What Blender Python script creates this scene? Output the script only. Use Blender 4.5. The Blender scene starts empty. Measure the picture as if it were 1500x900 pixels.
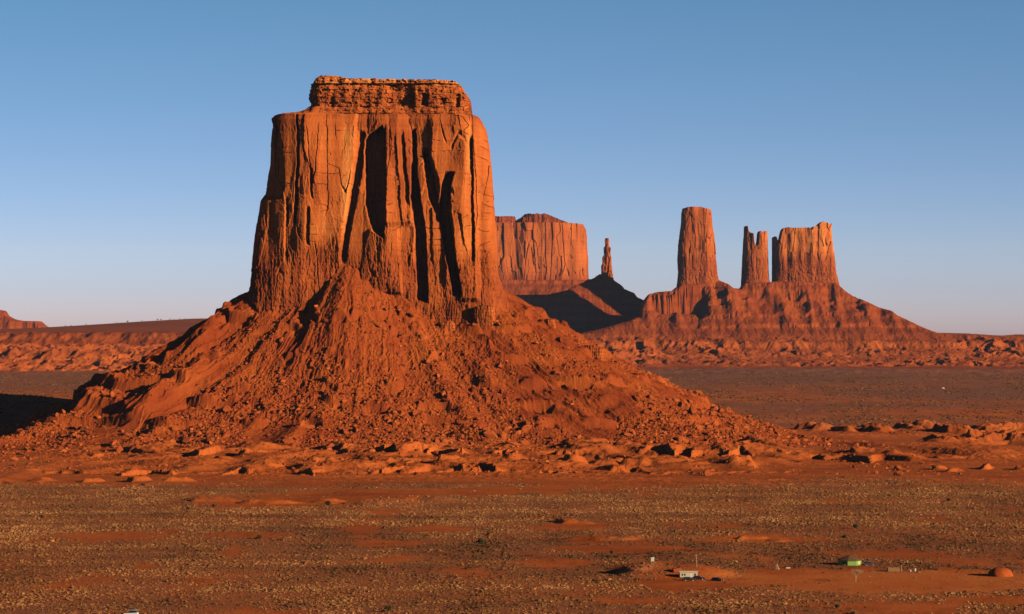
import bpy, math, random
import numpy as np
from mathutils import Vector

# ------------------------------------------------------------------ camera, sky, sun, exposure
scn = bpy.context.scene
COL = scn.collection
F, CX, HY, HC = 4000.0, 750.0, 490.0, 90.0      # focal length in photo pixels, centre column, horizon row, eye height
cam = bpy.data.cameras.new('camera'); camo = bpy.data.objects.new('camera', cam); COL.objects.link(camo)
camo.location = (0, 0, HC); camo.rotation_euler = (math.pi / 2, 0, 0)
cam.sensor_width = 36; cam.lens = 36 * F / 1500; cam.shift_y = 40 / 1500
cam.clip_start = 1; cam.clip_end = 200000
scn.camera = camo

SUN_ELEV, SUN_AZ = 14.5, 34.6                   # height of the sun; how far it stands behind the camera, from due right
ce, se = math.cos(math.radians(SUN_ELEV)), math.sin(math.radians(SUN_ELEV))
to_sun = Vector((ce * math.cos(math.radians(SUN_AZ)), -ce * math.sin(math.radians(SUN_AZ)), se))
sl = bpy.data.lights.new('sun', 'SUN'); sl.energy = 5.0; sl.angle = math.radians(0.5); sl.color = (1.0, 0.79, 0.56)
so = bpy.data.objects.new('sun', sl); COL.objects.link(so)
so.rotation_euler = to_sun.to_track_quat('Z', 'Y').to_euler(); so.location = (0, 0, 3000)

world = bpy.data.worlds.new('World'); scn.world = world; world.use_nodes = True
wn = world.node_tree; wn.nodes.clear()
def WN(t, **k):
    n = wn.nodes.new(t)
    for a, v in k.items(): setattr(n, a, v)
    return n
wtc = WN('ShaderNodeTexCoord'); wmap = WN('ShaderNodeMapping', vector_type='VECTOR'); wmap.inputs['Scale'].default_value = (1, 1, 3.2)
wsky = WN('ShaderNodeTexSky', sky_type='NISHITA'); wsky.sun_disc = False
wsky.sun_elevation = math.radians(SUN_ELEV); wsky.sun_rotation = math.radians(90 + SUN_AZ)
wsky.altitude = 1600; wsky.air_density = 1.3; wsky.dust_density = 0.6; wsky.ozone_density = 1.2
# sky tint by height: pale horizon, unseen overhead part dimmed to deepen shadows
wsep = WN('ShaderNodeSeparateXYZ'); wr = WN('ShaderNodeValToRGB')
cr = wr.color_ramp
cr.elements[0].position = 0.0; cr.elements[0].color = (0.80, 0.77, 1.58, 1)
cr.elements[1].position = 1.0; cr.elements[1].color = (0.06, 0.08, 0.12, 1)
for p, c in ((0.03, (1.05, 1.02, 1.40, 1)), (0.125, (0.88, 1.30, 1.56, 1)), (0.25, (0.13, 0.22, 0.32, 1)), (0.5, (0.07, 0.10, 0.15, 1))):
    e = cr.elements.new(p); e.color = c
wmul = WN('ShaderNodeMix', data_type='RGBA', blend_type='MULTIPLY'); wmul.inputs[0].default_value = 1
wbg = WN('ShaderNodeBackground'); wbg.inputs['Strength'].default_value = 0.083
wout = WN('ShaderNodeOutputWorld')
L = wn.links.new
L(wtc.outputs['Generated'], wmap.inputs['Vector']); L(wmap.outputs[0], wsky.inputs[0])
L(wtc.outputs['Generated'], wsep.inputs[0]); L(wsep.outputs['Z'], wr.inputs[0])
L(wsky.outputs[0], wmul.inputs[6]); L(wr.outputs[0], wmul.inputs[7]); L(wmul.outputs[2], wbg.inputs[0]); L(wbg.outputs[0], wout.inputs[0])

vs = scn.view_settings
vs.view_transform = 'Standard'; vs.look = 'None'; vs.exposure = 0.28; vs.gamma = 1.0; vs.use_curve_mapping = False
scn.cycles.use_denoising = True; scn.cycles.max_bounces = 4; scn.cycles.diffuse_bounces = 0; scn.cycles.glossy_bounces = 1; scn.cycles.volume_bounces = 0

# ------------------------------------------------------------------ numpy noise
def _h(ix, iy, s):
    h = (ix.astype(np.int64) * 374761393 + iy.astype(np.int64) * 668265263 + int(s) * 1442695041) & 0xFFFFFFFF
    h = ((h ^ (h >> 13)) * 1274126177) & 0xFFFFFFFF
    h = ((h ^ (h >> 15)) * 2246822519) & 0xFFFFFFFF
    return (h ^ (h >> 16)) / 4294967296.0
def perlin(x, y, s=0):
    x = np.asarray(x, float); y = np.asarray(y, float); x, y = np.broadcast_arrays(x, y)
    ix = np.floor(x); iy = np.floor(y); fx = x - ix; fy = y - iy
    u = fx * fx * fx * (fx * (fx * 6 - 15) + 10); v = fy * fy * fy * (fy * (fy * 6 - 15) + 10)
    def g(ax, ay, dx, dy):
        a = _h(ax, ay, s) * 6.2831853
        return np.cos(a) * dx + np.sin(a) * dy
    a = g(ix, iy, fx, fy); b = g(ix + 1, iy, fx - 1, fy); c = g(ix, iy + 1, fx, fy - 1); d = g(ix + 1, iy + 1, fx - 1, fy - 1)
    return ((a + (b - a) * u) + ((c + (d - c) * u) - (a + (b - a) * u)) * v) * 1.5
def fbm(x, y, o=4, s=0, gain=0.5):
    t = 0; a = 1.0; n = 0
    for i in range(o):
        t = t + a * perlin(np.asarray(x) * 2 ** i + 17.3 * i, np.asarray(y) * 2 ** i - 9.1 * i, s + i * 7); n += a; a *= gain
    return t / n
def ridged(x, y, o=4, s=0, gain=0.5):
    t = 0; a = 1.0; n = 0
    for i in range(o):
        t = t + a * (1 - np.abs(perlin(np.asarray(x) * 2 ** i + 5.7 * i, np.asarray(y) * 2 ** i + 3.3 * i, s + i * 11)) * 2); n += a; a *= gain
    return t / n
def worley(x, y, s=0):
    x = np.asarray(x, float); y = np.asarray(y, float)
    x, y = np.broadcast_arrays(x, y)
    ix = np.floor(x); iy = np.floor(y)
    f1 = np.full(x.shape, 9.0); f2 = np.full(x.shape, 9.0); cid = np.zeros(x.shape); ox = np.zeros(x.shape); oy = np.zeros(x.shape)
    for i in (-1, 0, 1):
        for j in (-1, 0, 1):
            ax, ay = ix + i, iy + j
            px = ax + _h(ax, ay, s); py = ay + _h(ax, ay, s + 1)
            d = np.hypot(x - px, y - py); m = d < f1
            f2 = np.where(m, f1, np.minimum(f2, d)); f1 = np.where(m, d, f1)
            cid = np.where(m, _h(ax, ay, s + 2), cid); ox = np.where(m, x - px, ox); oy = np.where(m, y - py, oy)
    return f1, f2, cid, ox, oy
def ss(a, b, x):
    t = np.clip((x - a) / (b - a), 0, 1); return t * t * (3 - 2 * t)
def itp(x, pts):
    p = np.array(pts, float); return np.interp(x, p[:, 0], p[:, 1])

# ------------------------------------------------------------------ photo pixel -> place in the valley
def at(px, py, Y): return ((px - CX) * Y / F, Y, HC + (HY - py) * Y / F)

# ------------------------------------------------------------------ materials
def nodes(m):
    m.use_nodes = True; nt = m.node_tree; nt.nodes.clear()
    return nt
def mk(nt, t, **k):
    n = nt.nodes.new(t)
    for a, v in k.items(): setattr(n, a, v)
    return n
def noise_node(nt, vec, scale, detail=6, rough=0.55):
    mp = mk(nt, 'ShaderNodeMapping'); mp.inputs['Scale'].default_value = scale if isinstance(scale, tuple) else (scale,) * 3
    nt.links.new(vec, mp.inputs['Vector'])
    n = mk(nt, 'ShaderNodeTexNoise'); n.inputs['Scale'].default_value = 1; n.inputs['Detail'].default_value = detail; n.inputs['Roughness'].default_value = rough
    nt.links.new(mp.outputs[0], n.inputs['Vector']); return n.outputs['Fac']
def ramp(nt, fac, stops):
    r = mk(nt, 'ShaderNodeValToRGB'); e = r.color_ramp.elements
    while len(e) < len(stops): e.new(0.5)
    for q, (p, c) in zip(e, stops): q.position = p; q.color = (*c, 1)
    if fac is not None: nt.links.new(fac, r.inputs[0])
    return r.outputs[0]
def math_node(nt, op, a, b=None, c=None, clamp=False):
    n = mk(nt, 'ShaderNodeMath', operation=op); n.use_clamp = clamp
    for i, v in enumerate((a, b, c)):
        if v is None: continue
        if isinstance(v, (int, float)): n.inputs[i].default_value = v
        else: nt.links.new(v, n.inputs[i])
    return n.outputs[0]
def mixc(nt, f, a, b, mode='MIX'):
    n = mk(nt, 'ShaderNodeMix', data_type='RGBA', blend_type=mode)
    for i, v in ((0, f), (6, a), (7, b)):
        if isinstance(v, (int, float)): n.inputs[i].default_value = v
        elif isinstance(v, tuple): n.inputs[i].default_value = (*v, 1)
        else: nt.links.new(v, n.inputs[i])
    return n.outputs[2]
def finish(nt, col, rough=0.95, bump=None, spec=0.1):
    b = mk(nt, 'ShaderNodeBsdfPrincipled'); o = mk(nt, 'ShaderNodeOutputMaterial')
    if isinstance(col, tuple): b.inputs['Base Color'].default_value = (*col, 1)
    else: nt.links.new(col, b.inputs['Base Color'])
    b.inputs['Roughness'].default_value = rough; b.inputs['Specular IOR Level'].default_value = spec
    if bump is not None:
        bp = mk(nt, 'ShaderNodeBump'); bp.inputs['Distance'].default_value = bump[1]; bp.inputs['Strength'].default_value = bump[2]
        nt.links.new(bump[0], bp.inputs['Height']); nt.links.new(bp.outputs[0], b.inputs['Normal'])
    nt.links.new(b.outputs[0], o.inputs['Surface'])
    return b
ROCK_RAMP = [(0.0, (0.09, 0.020, 0.010)), (0.25, (0.22, 0.041, 0.012)), (0.5, (0.40, 0.088, 0.018)), (0.75, (0.58, 0.145, 0.028)), (1.0, (0.74, 0.27, 0.065))]
def rock_material(name, k=1.0, streak=1.0):
    m = bpy.data.materials.new(name); nt = nodes(m)
    P = mk(nt, 'ShaderNodeNewGeometry').outputs['Position']
    A = mk(nt, 'ShaderNodeAttribute', attribute_name='tone').outputs['Fac']
    n1 = noise_node(nt, P, (0.11 * k, 0.11 * k, 0.018 * k), 4, 0.5)
    n2 = noise_node(nt, P, (0.02 * k, 0.02 * k, 0.42 * k), 6, 0.6)
    n3 = noise_node(nt, P, 0.9 * k, 5, 0.65)
    t = math_node(nt, 'MULTIPLY_ADD', n1, 0.40 * streak, -0.20 * streak)
    t2 = math_node(nt, 'MULTIPLY_ADD', n2, 0.30, -0.15)
    t3 = math_node(nt, 'MULTIPLY_ADD', n3, 0.35, -0.175)
    s = math_node(nt, 'ADD', A, t); s = math_node(nt, 'ADD', s, t2); s = math_node(nt, 'ADD', s, t3, clamp=True)
    col = ramp(nt, s, ROCK_RAMP)
    finish(nt, col, 0.95, (n3, 0.7 / k, 0.35), 0.08)
    return m
def earth_material(name, k=1.0, streak=0.0):
    m = bpy.data.materials.new(name); nt = nodes(m)
    P = mk(nt, 'ShaderNodeNewGeometry').outputs['Position']
    A = mk(nt, 'ShaderNodeAttribute', attribute_name='tone').outputs['Fac']
    V = mk(nt, 'ShaderNodeAttribute', attribute_name='veg').outputs['Fac']
    n1 = noise_node(nt, P, 0.05 * k, 6, 0.6); n3 = noise_node(nt, P, 0.8 * k, 6, 0.7)
    t = math_node(nt, 'MULTIPLY_ADD', n1, 0.36, -0.18); t3 = math_node(nt, 'MULTIPLY_ADD', n3, 0.5, -0.25)
    s = math_node(nt, 'ADD', A, t); s = math_node(nt, 'ADD', s, t3, clamp=True)
    col = ramp(nt, s, [(0.0, (0.13, 0.022, 0.008)), (0.3, (0.26, 0.045, 0.011)), (0.5, (0.36, 0.076, 0.014)), (0.75, (0.56, 0.130, 0.025)), (1.0, (0.68, 0.21, 0.05))])
    n4 = noise_node(nt, P, 0.35 * k, 5, 0.75)
    vc = ramp(nt, n4, [(0.30, (0.15, 0.050, 0.025)), (0.5, (0.28, 0.105, 0.056)), (0.68, (0.44, 0.19, 0.10))])
    col = mixc(nt, V, col, vc)
    finish(nt, col, 1.0, (n3, 0.9 / k, 0.6), 0.05)
    return m
def plain(name, col, rough=0.8, var=0.25, scale=3.0, metal=0.0, spec=0.3):
    m = bpy.data.materials.new(name); nt = nodes(m)
    tc = mk(nt, 'ShaderNodeTexCoord').outputs['Object']
    n = noise_node(nt, tc, scale, 5, 0.6)
    c = ramp(nt, n, [(0.3, tuple(x * (1 - var) for x in col)), (0.7, tuple(min(1, x * (1 + var)) for x in col))])
    b = finish(nt, c, rough, (n, 0.02, 0.2), spec); b.inputs['Metallic'].default_value = metal
    return m

# ------------------------------------------------------------------ mesh makers and tags
def tag(o, label=None, cat=None, group=None, kind=None):
    if label: o['label'] = label
    if cat: o['category'] = cat
    if group: o['group'] = group
    if kind: o['kind'] = kind
    return o
def link(name, me, mat=None, parent=None):
    o = bpy.data.objects.new(name, me); COL.objects.link(o)
    if mat is not None and me is not None: me.materials.append(mat)
    if parent is not None: o.parent = parent
    return o
def raw_mesh(name, V, faces, attrs=None, smooth=False):
    """V (n,3); faces (m,3) or (m,4) index array"""
    me = bpy.data.meshes.new(name); V = np.asarray(V, np.float32); Q = np.asarray(faces, np.int32)
    me.vertices.add(len(V)); me.vertices.foreach_set('co', V.ravel())
    k = Q.shape[1]
    me.loops.add(Q.size); me.loops.foreach_set('vertex_index', Q.ravel())
    me.polygons.add(len(Q)); me.polygons.foreach_set('loop_start', np.arange(0, Q.size, k, dtype=np.int32))
    me.polygons.foreach_set('use_smooth', np.full(len(Q), smooth))
    for a, d in (attrs or {}).items():
        at_ = me.attributes.new(a, 'FLOAT', 'POINT'); at_.data.foreach_set('value', np.asarray(d, np.float32).ravel())
    me.update(calc_edges=True); return me
def grid_faces(nr, nc, closed=False):
    i = np.arange(nr - 1)[:, None]; j = np.arange(nc if closed else nc - 1)[None, :]; j2 = (j + 1) % nc
    return np.stack([i * nc + j, i * nc + j2, (i + 1) * nc + j2, (i + 1) * nc + j], -1).reshape(-1, 4)
def height_mesh(name, X, Y, Z, attrs, keep=None, smooth=False):
    Q = grid_faces(*X.shape)
    if keep is not None:
        Q = Q[keep.ravel()[Q].any(1)]
        used = np.zeros(X.size, bool); used[Q] = True
        remap = np.cumsum(used) - 1; Q = remap[Q]
    else: used = np.ones(X.size, bool)
    V = np.stack([X.ravel(), Y.ravel(), Z.ravel()], 1)[used]
    return raw_mesh(name, V, Q, {a: np.broadcast_to(d, X.shape).ravel()[used] for a, d in attrs.items()}, smooth)
# ------------------------------------------------------------------ the valley floor
RNG = np.random.default_rng(7); random.seed(7)
M_rock = rock_material('red_sandstone'); M_far_rock = rock_material('distant_sandstone', 0.35)
M_talus = earth_material('rubble_earth'); M_ground = earth_material('desert_ground', 0.9); M_far = earth_material('distant_earth', 0.22)

def flatxy(px, py, z=0.0):
    d = (HC - z) * F / (py - HY); return (px - CX) * d / F, d
HX, HYY = flatxy(995, 848)                                   # bank in front of the trailer
def bank(x, y):                                              # raised earth pad under the trailer, its face towards the camera
    X0, Y0 = flatxy(990, 838)
    return 3.0 * np.exp(-((x - X0) / 20) ** 4) * ss(-34, -10, y - Y0) * (1 - ss(10, 45, y - Y0))
MOUND = []                                                   # (px, py, rx, ry, h)
def mounds_row(xs, py, rx, h, seed):
    r = np.random.default_rng(seed)
    for px in xs: MOUND.append((px + r.uniform(-8, 8), py + r.uniform(-2.5, 2.5), rx * r.uniform(.7, 1.3), rx * r.uniform(.5, 1.0), h * r.uniform(.75, 1.25)))
mounds_row((395, 470, 580, 655, 745, 835, 930, 1010, 1085), 687, 12, 4.2, 1)
mounds_row((250, 420, 555, 640, 730, 850, 920, 1000, 1065), 663, 12, 4.2, 2)
mounds_row((62, 128, 196, 250), 707, 9, 3.0, 3)
mounds_row((1170, 1215, 1250, 1300, 1335, 1380), 672, 12, 3.0, 4)
mounds_row((1390, 1440, 1490, 1540), 652, 38, 8, 5)
mounds_row((1190, 1240, 1290, 1330, 1360), 632, 26, 6, 6)
mounds_row((1400, 1450, 1490), 632, 30, 6, 8)
mounds_row((1370, 1390, 1445, 1500), 690, 9, 3.0, 9)
MOUND += [(545, 741, 26, 12, 2.2), (600, 735, 26, 10, 2.0), (300, 735, 20, 9, 2.2), (380, 739, 22, 9, 2.2), (475, 738, 10, 6, 2.0), (1140, 794, 9, 5, .8), (1095, 792, 7, 5, 1.2), (830, 768, 12, 6, 2.0), (880, 792, 22, 8, 1.5), (930, 843, 12, 6, 2.2)]
def G(x, y, fine=True):
    """height of the valley floor"""
    x = np.asarray(x, float); y = np.asarray(y, float)
    z = 1.3 * fbm(x / 170, y / 240, 3, 3) * (1 - 0.8 * ss(0, 25, 40 - np.hypot((x - 120) / 1.4, y - 985)))
    z = z + bank(x, y)
    rough = ss(1500, 1760, y + 60 * perlin(x / 160, 0.3, 5)) * (1 - ss(2600, 3200, y))
    if fine:
        z = z + rough * .9 * fbm(x / 5, y / 6, 3, 22) + 0.30 * fbm(x / 16, y / 22, 3, 9) + .10 * fbm(x / 4, y / 5, 2, 10) + rough * .8 * fbm(x / 14, y / 16, 4, 21)
    wx = x + 5 * perlin(x / 13, y / 13, 31); wy = y + 8 * perlin(x / 15, y / 15, 32)
    for (px, py, rx, ry, h) in MOUND:
        mx, my = flatxy(px, py); my += ry
        m = np.abs(y - my) < ry * 3 + 20
        if not m.any(): continue
        q = np.zeros_like(z)
        dx = (wx[m] - mx) / rx; dx = np.where(dx < 0, dx * 1.5, dx * .85); dy = (wy[m] - my) / (ry * 1.9)
        rr = np.sqrt(dx * dx + dy * dy)
        q[m] = h * (1 - ss(0.35, 1.0, rr)) * (0.9 + 0.45 * fbm(x[m] / 9, y[m] / 12, 3, 41))
        z = np.maximum(z, z * 0.5 + q) if h > 4 else z + q
    px_ = CX + x * F / np.maximum(y, 300)
    e1 = y - flatxy(0, 693)[1] + 42 * ridged(x / 34 + .3 * perlin(y / 30, x / 30, 211), y / 200, 2, 201) - 20 + 30 * perlin(x / 90, .6, 202); e2 = y - flatxy(0, 671)[1] + 55 * ridged(x / 38 + .3 * perlin(y / 30, x / 30, 212), y / 200, 2, 203) - 25 + 40 * perlin(x / 100, .1, 204)
    e3 = y - flatxy(0, 710)[1] + 20 * ridged(x / 17, y / 120, 2, 213) - 10 + 24 * perlin(x / 80, .5, 214)
    z = z + 2.6 * ss(0, 7, e3) * (1 - ss(300, 380, px_)) * (1 - ss(1850, 2000, y)) * ss(-.35, .1, perlin(x / 60, .7, 215))
    e4 = y - flatxy(0, 676)[1] + 50 * ridged(x / 45, y / 200, 2, 216) - 25 + 50 * perlin(x / 110, .5, 217)
    z = z + 4.5 * ss(0, 11, e4) * ss(1090, 1180, px_) * (1 - ss(2150, 2300, y)) * ss(-.3, .2, perlin(x / 70, y / 200, 218))
    bm = ss(-40, 330, px_) * (1 - ss(1100, 1180, px_)) * (1 - ss(2500, 2700, y))
    e1 = e1 + 6 * fbm(x / 6, y / 7, 3, 207); e2 = e2 + 6 * fbm(x / 6, y / 7, 3, 208); bw = 11 + 6 * perlin(x / 35, .9, 209)
    bm = bm * (1 + .25 * fbm(x / 12, y / 16, 3, 210))
    z = z + bm * (4.2 * ss(0, bw, e1) * (.25 + .9 * ss(-.3, .3, perlin(x / 36, y / 60, 205))) + 4.2 * ss(0, bw, e2) * (.3 + .9 * ss(-.3, .3, perlin(x / 34, y / 60, 206))))
    # apron of old debris behind the butte on the left, and low swells far out
    z = z + 30 * np.exp(-(((x + 640) / 330) ** 2 + ((y - 2860) / 190) ** 2))
    z = z + ss(2700, 3600, y) * (3.0 * fbm(x / 300, y / 500, 3, 61))
    z = z + 5 * ss(5600, 6500, y) * np.clip(fbm(x / 50, y / 90, 4, 62) + 0.1, 0, 1)
    return z
def onground(px, py):
    z = 0.0
    for _ in range(8):
        X, d = flatxy(px, py, z); z = float(G(np.array([X]), np.array([d]))[0])
    return X, d, z

# cover: 1 where sagebrush grows, 0 on bare red earth
def pix(x, y): y = np.maximum(y, 60.0); return CX + x * F / y, HY + HC * F / y        # flat-floor image position, only to lay out the patches seen in the photograph
BARE = [(450, 735, 190, 9, -.03), (620, 722, 330, 8, -.02), (870, 710, 120, 6, 0), (370, 784, 70, 5, 0), (160, 785, 90, 6, -.02), (840, 772, 70, 7, -.03), (810, 825, 60, 8, 0), (900, 805, 120, 6, 0), (1290, 851, 300, 19, .03), (1010, 852, 95, 15, 0), (1110, 790, 90, 7, 0),
        (1400, 845, 170, 12, 0.0), (200, 700, 330, 13, 0), (700, 700, 420, 9, 0), (1150, 690, 160, 6, 0), (1300, 812, 120, 4, .03), (960, 832, 60, 6, 0), (920, 882, 60, 6, 0), (640, 775, 60, 5, 0), (215, 832, 22, 4, 0), (1470, 880, 90, 7, 0), (1290, 888, 120, 4, 0), (560, 797, 60, 5, 0)]
def cover(x, y):
    px, py = pix(x, y)
    c = ss(-0.42, 0.02, fbm(x / 46, y / 95, 4, 71) + 0.10) * (.66 + .34 * ss(-.25, .2, fbm(x / 190, y / 42, 3, 75)))
    w = perlin(x / 16, y / 30, 73) * .35 + perlin(x / 5, y / 9, 74) * .22
    for (a, b, rx, ry, sl_) in BARE:
        q = np.sqrt(((px - a) / rx) ** 2 + ((py - b - sl_ * (px - a)) / ry) ** 2) + w
        c = c * ss(0.72, 1.08, q)
    c = c * ss(698, 722, py + 5 * w + 6 * np.sin(px / 90.0))
    return np.clip(c, 0, 1)

def build_ground():
    ys = [-600, -300, 0, 250, 450, 600, 700, 780]
    y = 830.0
    while y < 30000:
        ys.append(y)
        y += 2.0 if y < 2450 else min(260, 2.0 + (y - 2450) * 0.011)
    ys = np.array(ys)
    t = np.linspace(-1, 1, 900)
    out = np.array([1.06, 1.15, 1.35, 1.8, 3, 6, 14, 40, 130])
    t = np.concatenate([-out[::-1], t, out])
    half = 0.198 * np.maximum(ys, 850) + 30
    X = t[None, :] * half[:, None]; X = np.clip(X, -26000, 26000) + np.where(np.abs(X) > 26000, t[None, :], 0)
    Y = np.broadcast_to(ys[:, None], X.shape).copy()
    Z = G(X, Y)
    c = cover(X, Y)
    d = np.maximum(Y, 1)
    px, py = pix(X, np.maximum(d, 300))
    # far plain: brushy grey-brown bands and orange sandy bands
    far = ss(1850, 2300, Y)
    band = fbm(X / 900, Y / 420, 4, 81)
    fv = np.clip(0.58 + .60 * fbm(X / 30, Y / 170, 4, 82) + 0.9 * band + .35 * ss(600, 585, py) - .55 * ss(14, 4, np.abs(py - 579 + .012 * (px - 1150))) * ss(1350, 1100, px) - .5 * ss(8, 2, np.abs(py - 603 - .01 * (px - 1350))) * ss(1180, 1300, px), 0, 1)
    fv = np.where(px < 300, np.clip(.9 - 1.0 * ss(566, 580, py), 0, 1) * .8 + .1, fv)
    near_bad = ss(1650, 1800, Y) * (1 - ss(2500, 2700, Y))
    veg = np.where(Y < 1900, 0.72 * c, far * fv * (1 - .85 * near_bad))
    tone = 0.46 + 0.16 * fbm(X / 60, Y / 120, 4, 91) + 0.10 * fbm(X / 9, Y / 12, 3, 92)
    yard = ss(1.1, .7, np.sqrt(((px - 1330) / 300) ** 2 + ((py - 855) / 24) ** 2) + .3 * perlin(X / 20, Y / 40, 97))
    tone = tone + .05 + .20 * yard + .13 * fbm(X / 150, Y / 34, 3, 96) + far * .30 * fbm(X / 22, Y / 130, 4, 95) + .16 - .03 * ss(1500, 1750, Y) + 0.10 * far * (1 - near_bad) + .08 * ss(.5, 0, c) * ss(1300, 1000, Y) * perlin(X / 30, Y / 60, 5)
    o = link('ground', height_mesh('ground', X, Y, Z, {'tone': tone, 'veg': veg}), M_ground)
    tag(o, kind='structure')
build_ground()

# ------------------------------------------------------------------ rock walls as closed rings with a worked face
def ring_block(name, Yc, rows, top, zbase, df, db, disp, tonef, mat, parent=None, nfront=420, nback=120, nrow=200, expo=3.4, zref=None, topz=None, capn=14):
    """rows: (py, xl, xr) silhouette at depth Yc; top: [(px, py)] outline of the summit; df/db half depths; disp(px,py,front)-> metres outward"""
    S = (Yc - .65 * df) / F; SZ = (Yc - .75 * df) / F                # heights are read off the near rim, widths at the axis
    r = np.array(sorted(rows), float)
    a = np.concatenate([np.linspace(math.pi, 2 * math.pi, nfront, endpoint=False), np.linspace(0, math.pi, nback, endpoint=False)])
    # spread the front samples evenly in x
    ca, sa = np.cos(a), np.sin(a)
    fr = np.concatenate([np.linspace(-1, 1, nfront, endpoint=False), np.linspace(1, -1, nback, endpoint=False)])
    ux = np.sin(fr * math.pi / 2)
    ux = 0.55 * fr + 0.45 * ux
    uy = (1 - np.abs(ux) ** expo) ** (1 / expo); uy = np.where(np.arange(len(fr)) < nfront, -uy, uy)
    # outward normal of the plan
    nx = np.sign(ux) * np.abs(ux) ** (expo - 1); ny = np.sign(uy) * np.abs(uy) ** (expo - 1)
    v = np.linspace(0, 1, nrow)[:, None]
    py_base = HY - (zbase - HC) / SZ
    midx = (r[0, 1] + r[0, 2]) / 2
    def lr(py): return np.interp(py, r[:, 0], r[:, 1]), np.interp(py, r[:, 0], r[:, 2])
    xl0, xr0 = lr(r[:, 0].min()); 
    tp = np.array(top, float)
    px_try = (xl0 + xr0) / 2 + ux * (xr0 - xl0) / 2
    if name == 'cap_rock': tp = np.stack([np.linspace(tp[0, 0], tp[-1, 0], 500), np.interp(np.linspace(tp[0, 0], tp[-1, 0], 500), tp[:, 0], tp[:, 1])], 1); tp[:, 1] += .9 * perlin(tp[:, 0] / 5, .3, 91) + .7 * perlin(tp[:, 0] / 2.2, .8, 92)
    pt = np.interp(px_try, tp[:, 0], tp[:, 1])[None, :]
    py = py_base + (pt - py_base) * v
    xl, xr = lr(py)
    hw = (xr - xl) / 2; px = (xl + xr) / 2 + ux[None, :] * hw
    front = (uy < 0)[None, :] & np.ones_like(py, bool)
    sc = hw / hw.max() * .5 + .5
    dep = np.where(uy < 0, df, db)[None, :] * sc
    X = (px - CX) * S; Yv = Yc + uy[None, :] * dep; Z = HC + (HY - py) * SZ
    nn = np.sqrt((nx[None, :] / (hw * S)) ** 2 + (ny[None, :] / dep) ** 2)
    Nx = nx[None, :] / (hw * S) / nn; Ny = ny[None, :] / dep / nn
    D = disp(px, py, np.broadcast_to(a[None, :], py.shape), front)
    ax_ = np.where(front, .45 * Nx, .5 * Nx); ay_ = np.where(front, np.minimum(Ny, 0) - .45, Ny); al = np.where(front, np.hypot(ax_, ay_), 1)
    X = X + ax_ / al * D * np.where(front, ss(0, .35, np.abs(Ny)) * .55 + .45, 1); Yv = Yv + ay_ / al * D
    tone = tonef(px, py, Z, front)
    rowsX, rowsY, rowsZ, rowsT = [X], [Yv], [Z], [tone]
    # summit: rings shrinking to the middle, their height following the outline
    cxm, cym = X[-1].mean(), Yv[-1].mean()
    for q in range(1, capn + 1):
        k = 1 - q / (capn + 0.02)
        xx = cxm + (X[-1] - cxm) * k; yy = cym + (Yv[-1] - cym) * k
        ppx = CX + xx / S
        zz = HC + (HY - np.interp(ppx, tp[:, 0], tp[:, 1])) * SZ if topz is None else topz(xx, yy, k, Z[-1])
        rowsX.append(xx[None]); rowsY.append(yy[None]); rowsZ.append(np.asarray(zz)[None]); rowsT.append(tone[-1:])
    X = np.concatenate(rowsX); Yv = np.concatenate(rowsY); Z = np.concatenate(rowsZ); T = np.concatenate(rowsT)
    Q = grid_faces(X.shape[0], X.shape[1], True)
    me = raw_mesh(name, np.stack([X.ravel(), Yv.ravel(), Z.ravel()], 1), Q, {'tone': T.ravel()})
    return link(name, me, mat, parent)

def groove(px, py, left, right, y0, y1, depth, sl=1.2, sr=1.2, se_=6):
    l = itp(py, left); r_ = itp(py, right)
    return depth * ss(-sl, sl, px - l) * ss(-sr, sr, r_ - px) * ss(-se_, se_, py - y0) * ss(-se_, se_, y1 - py)

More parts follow.
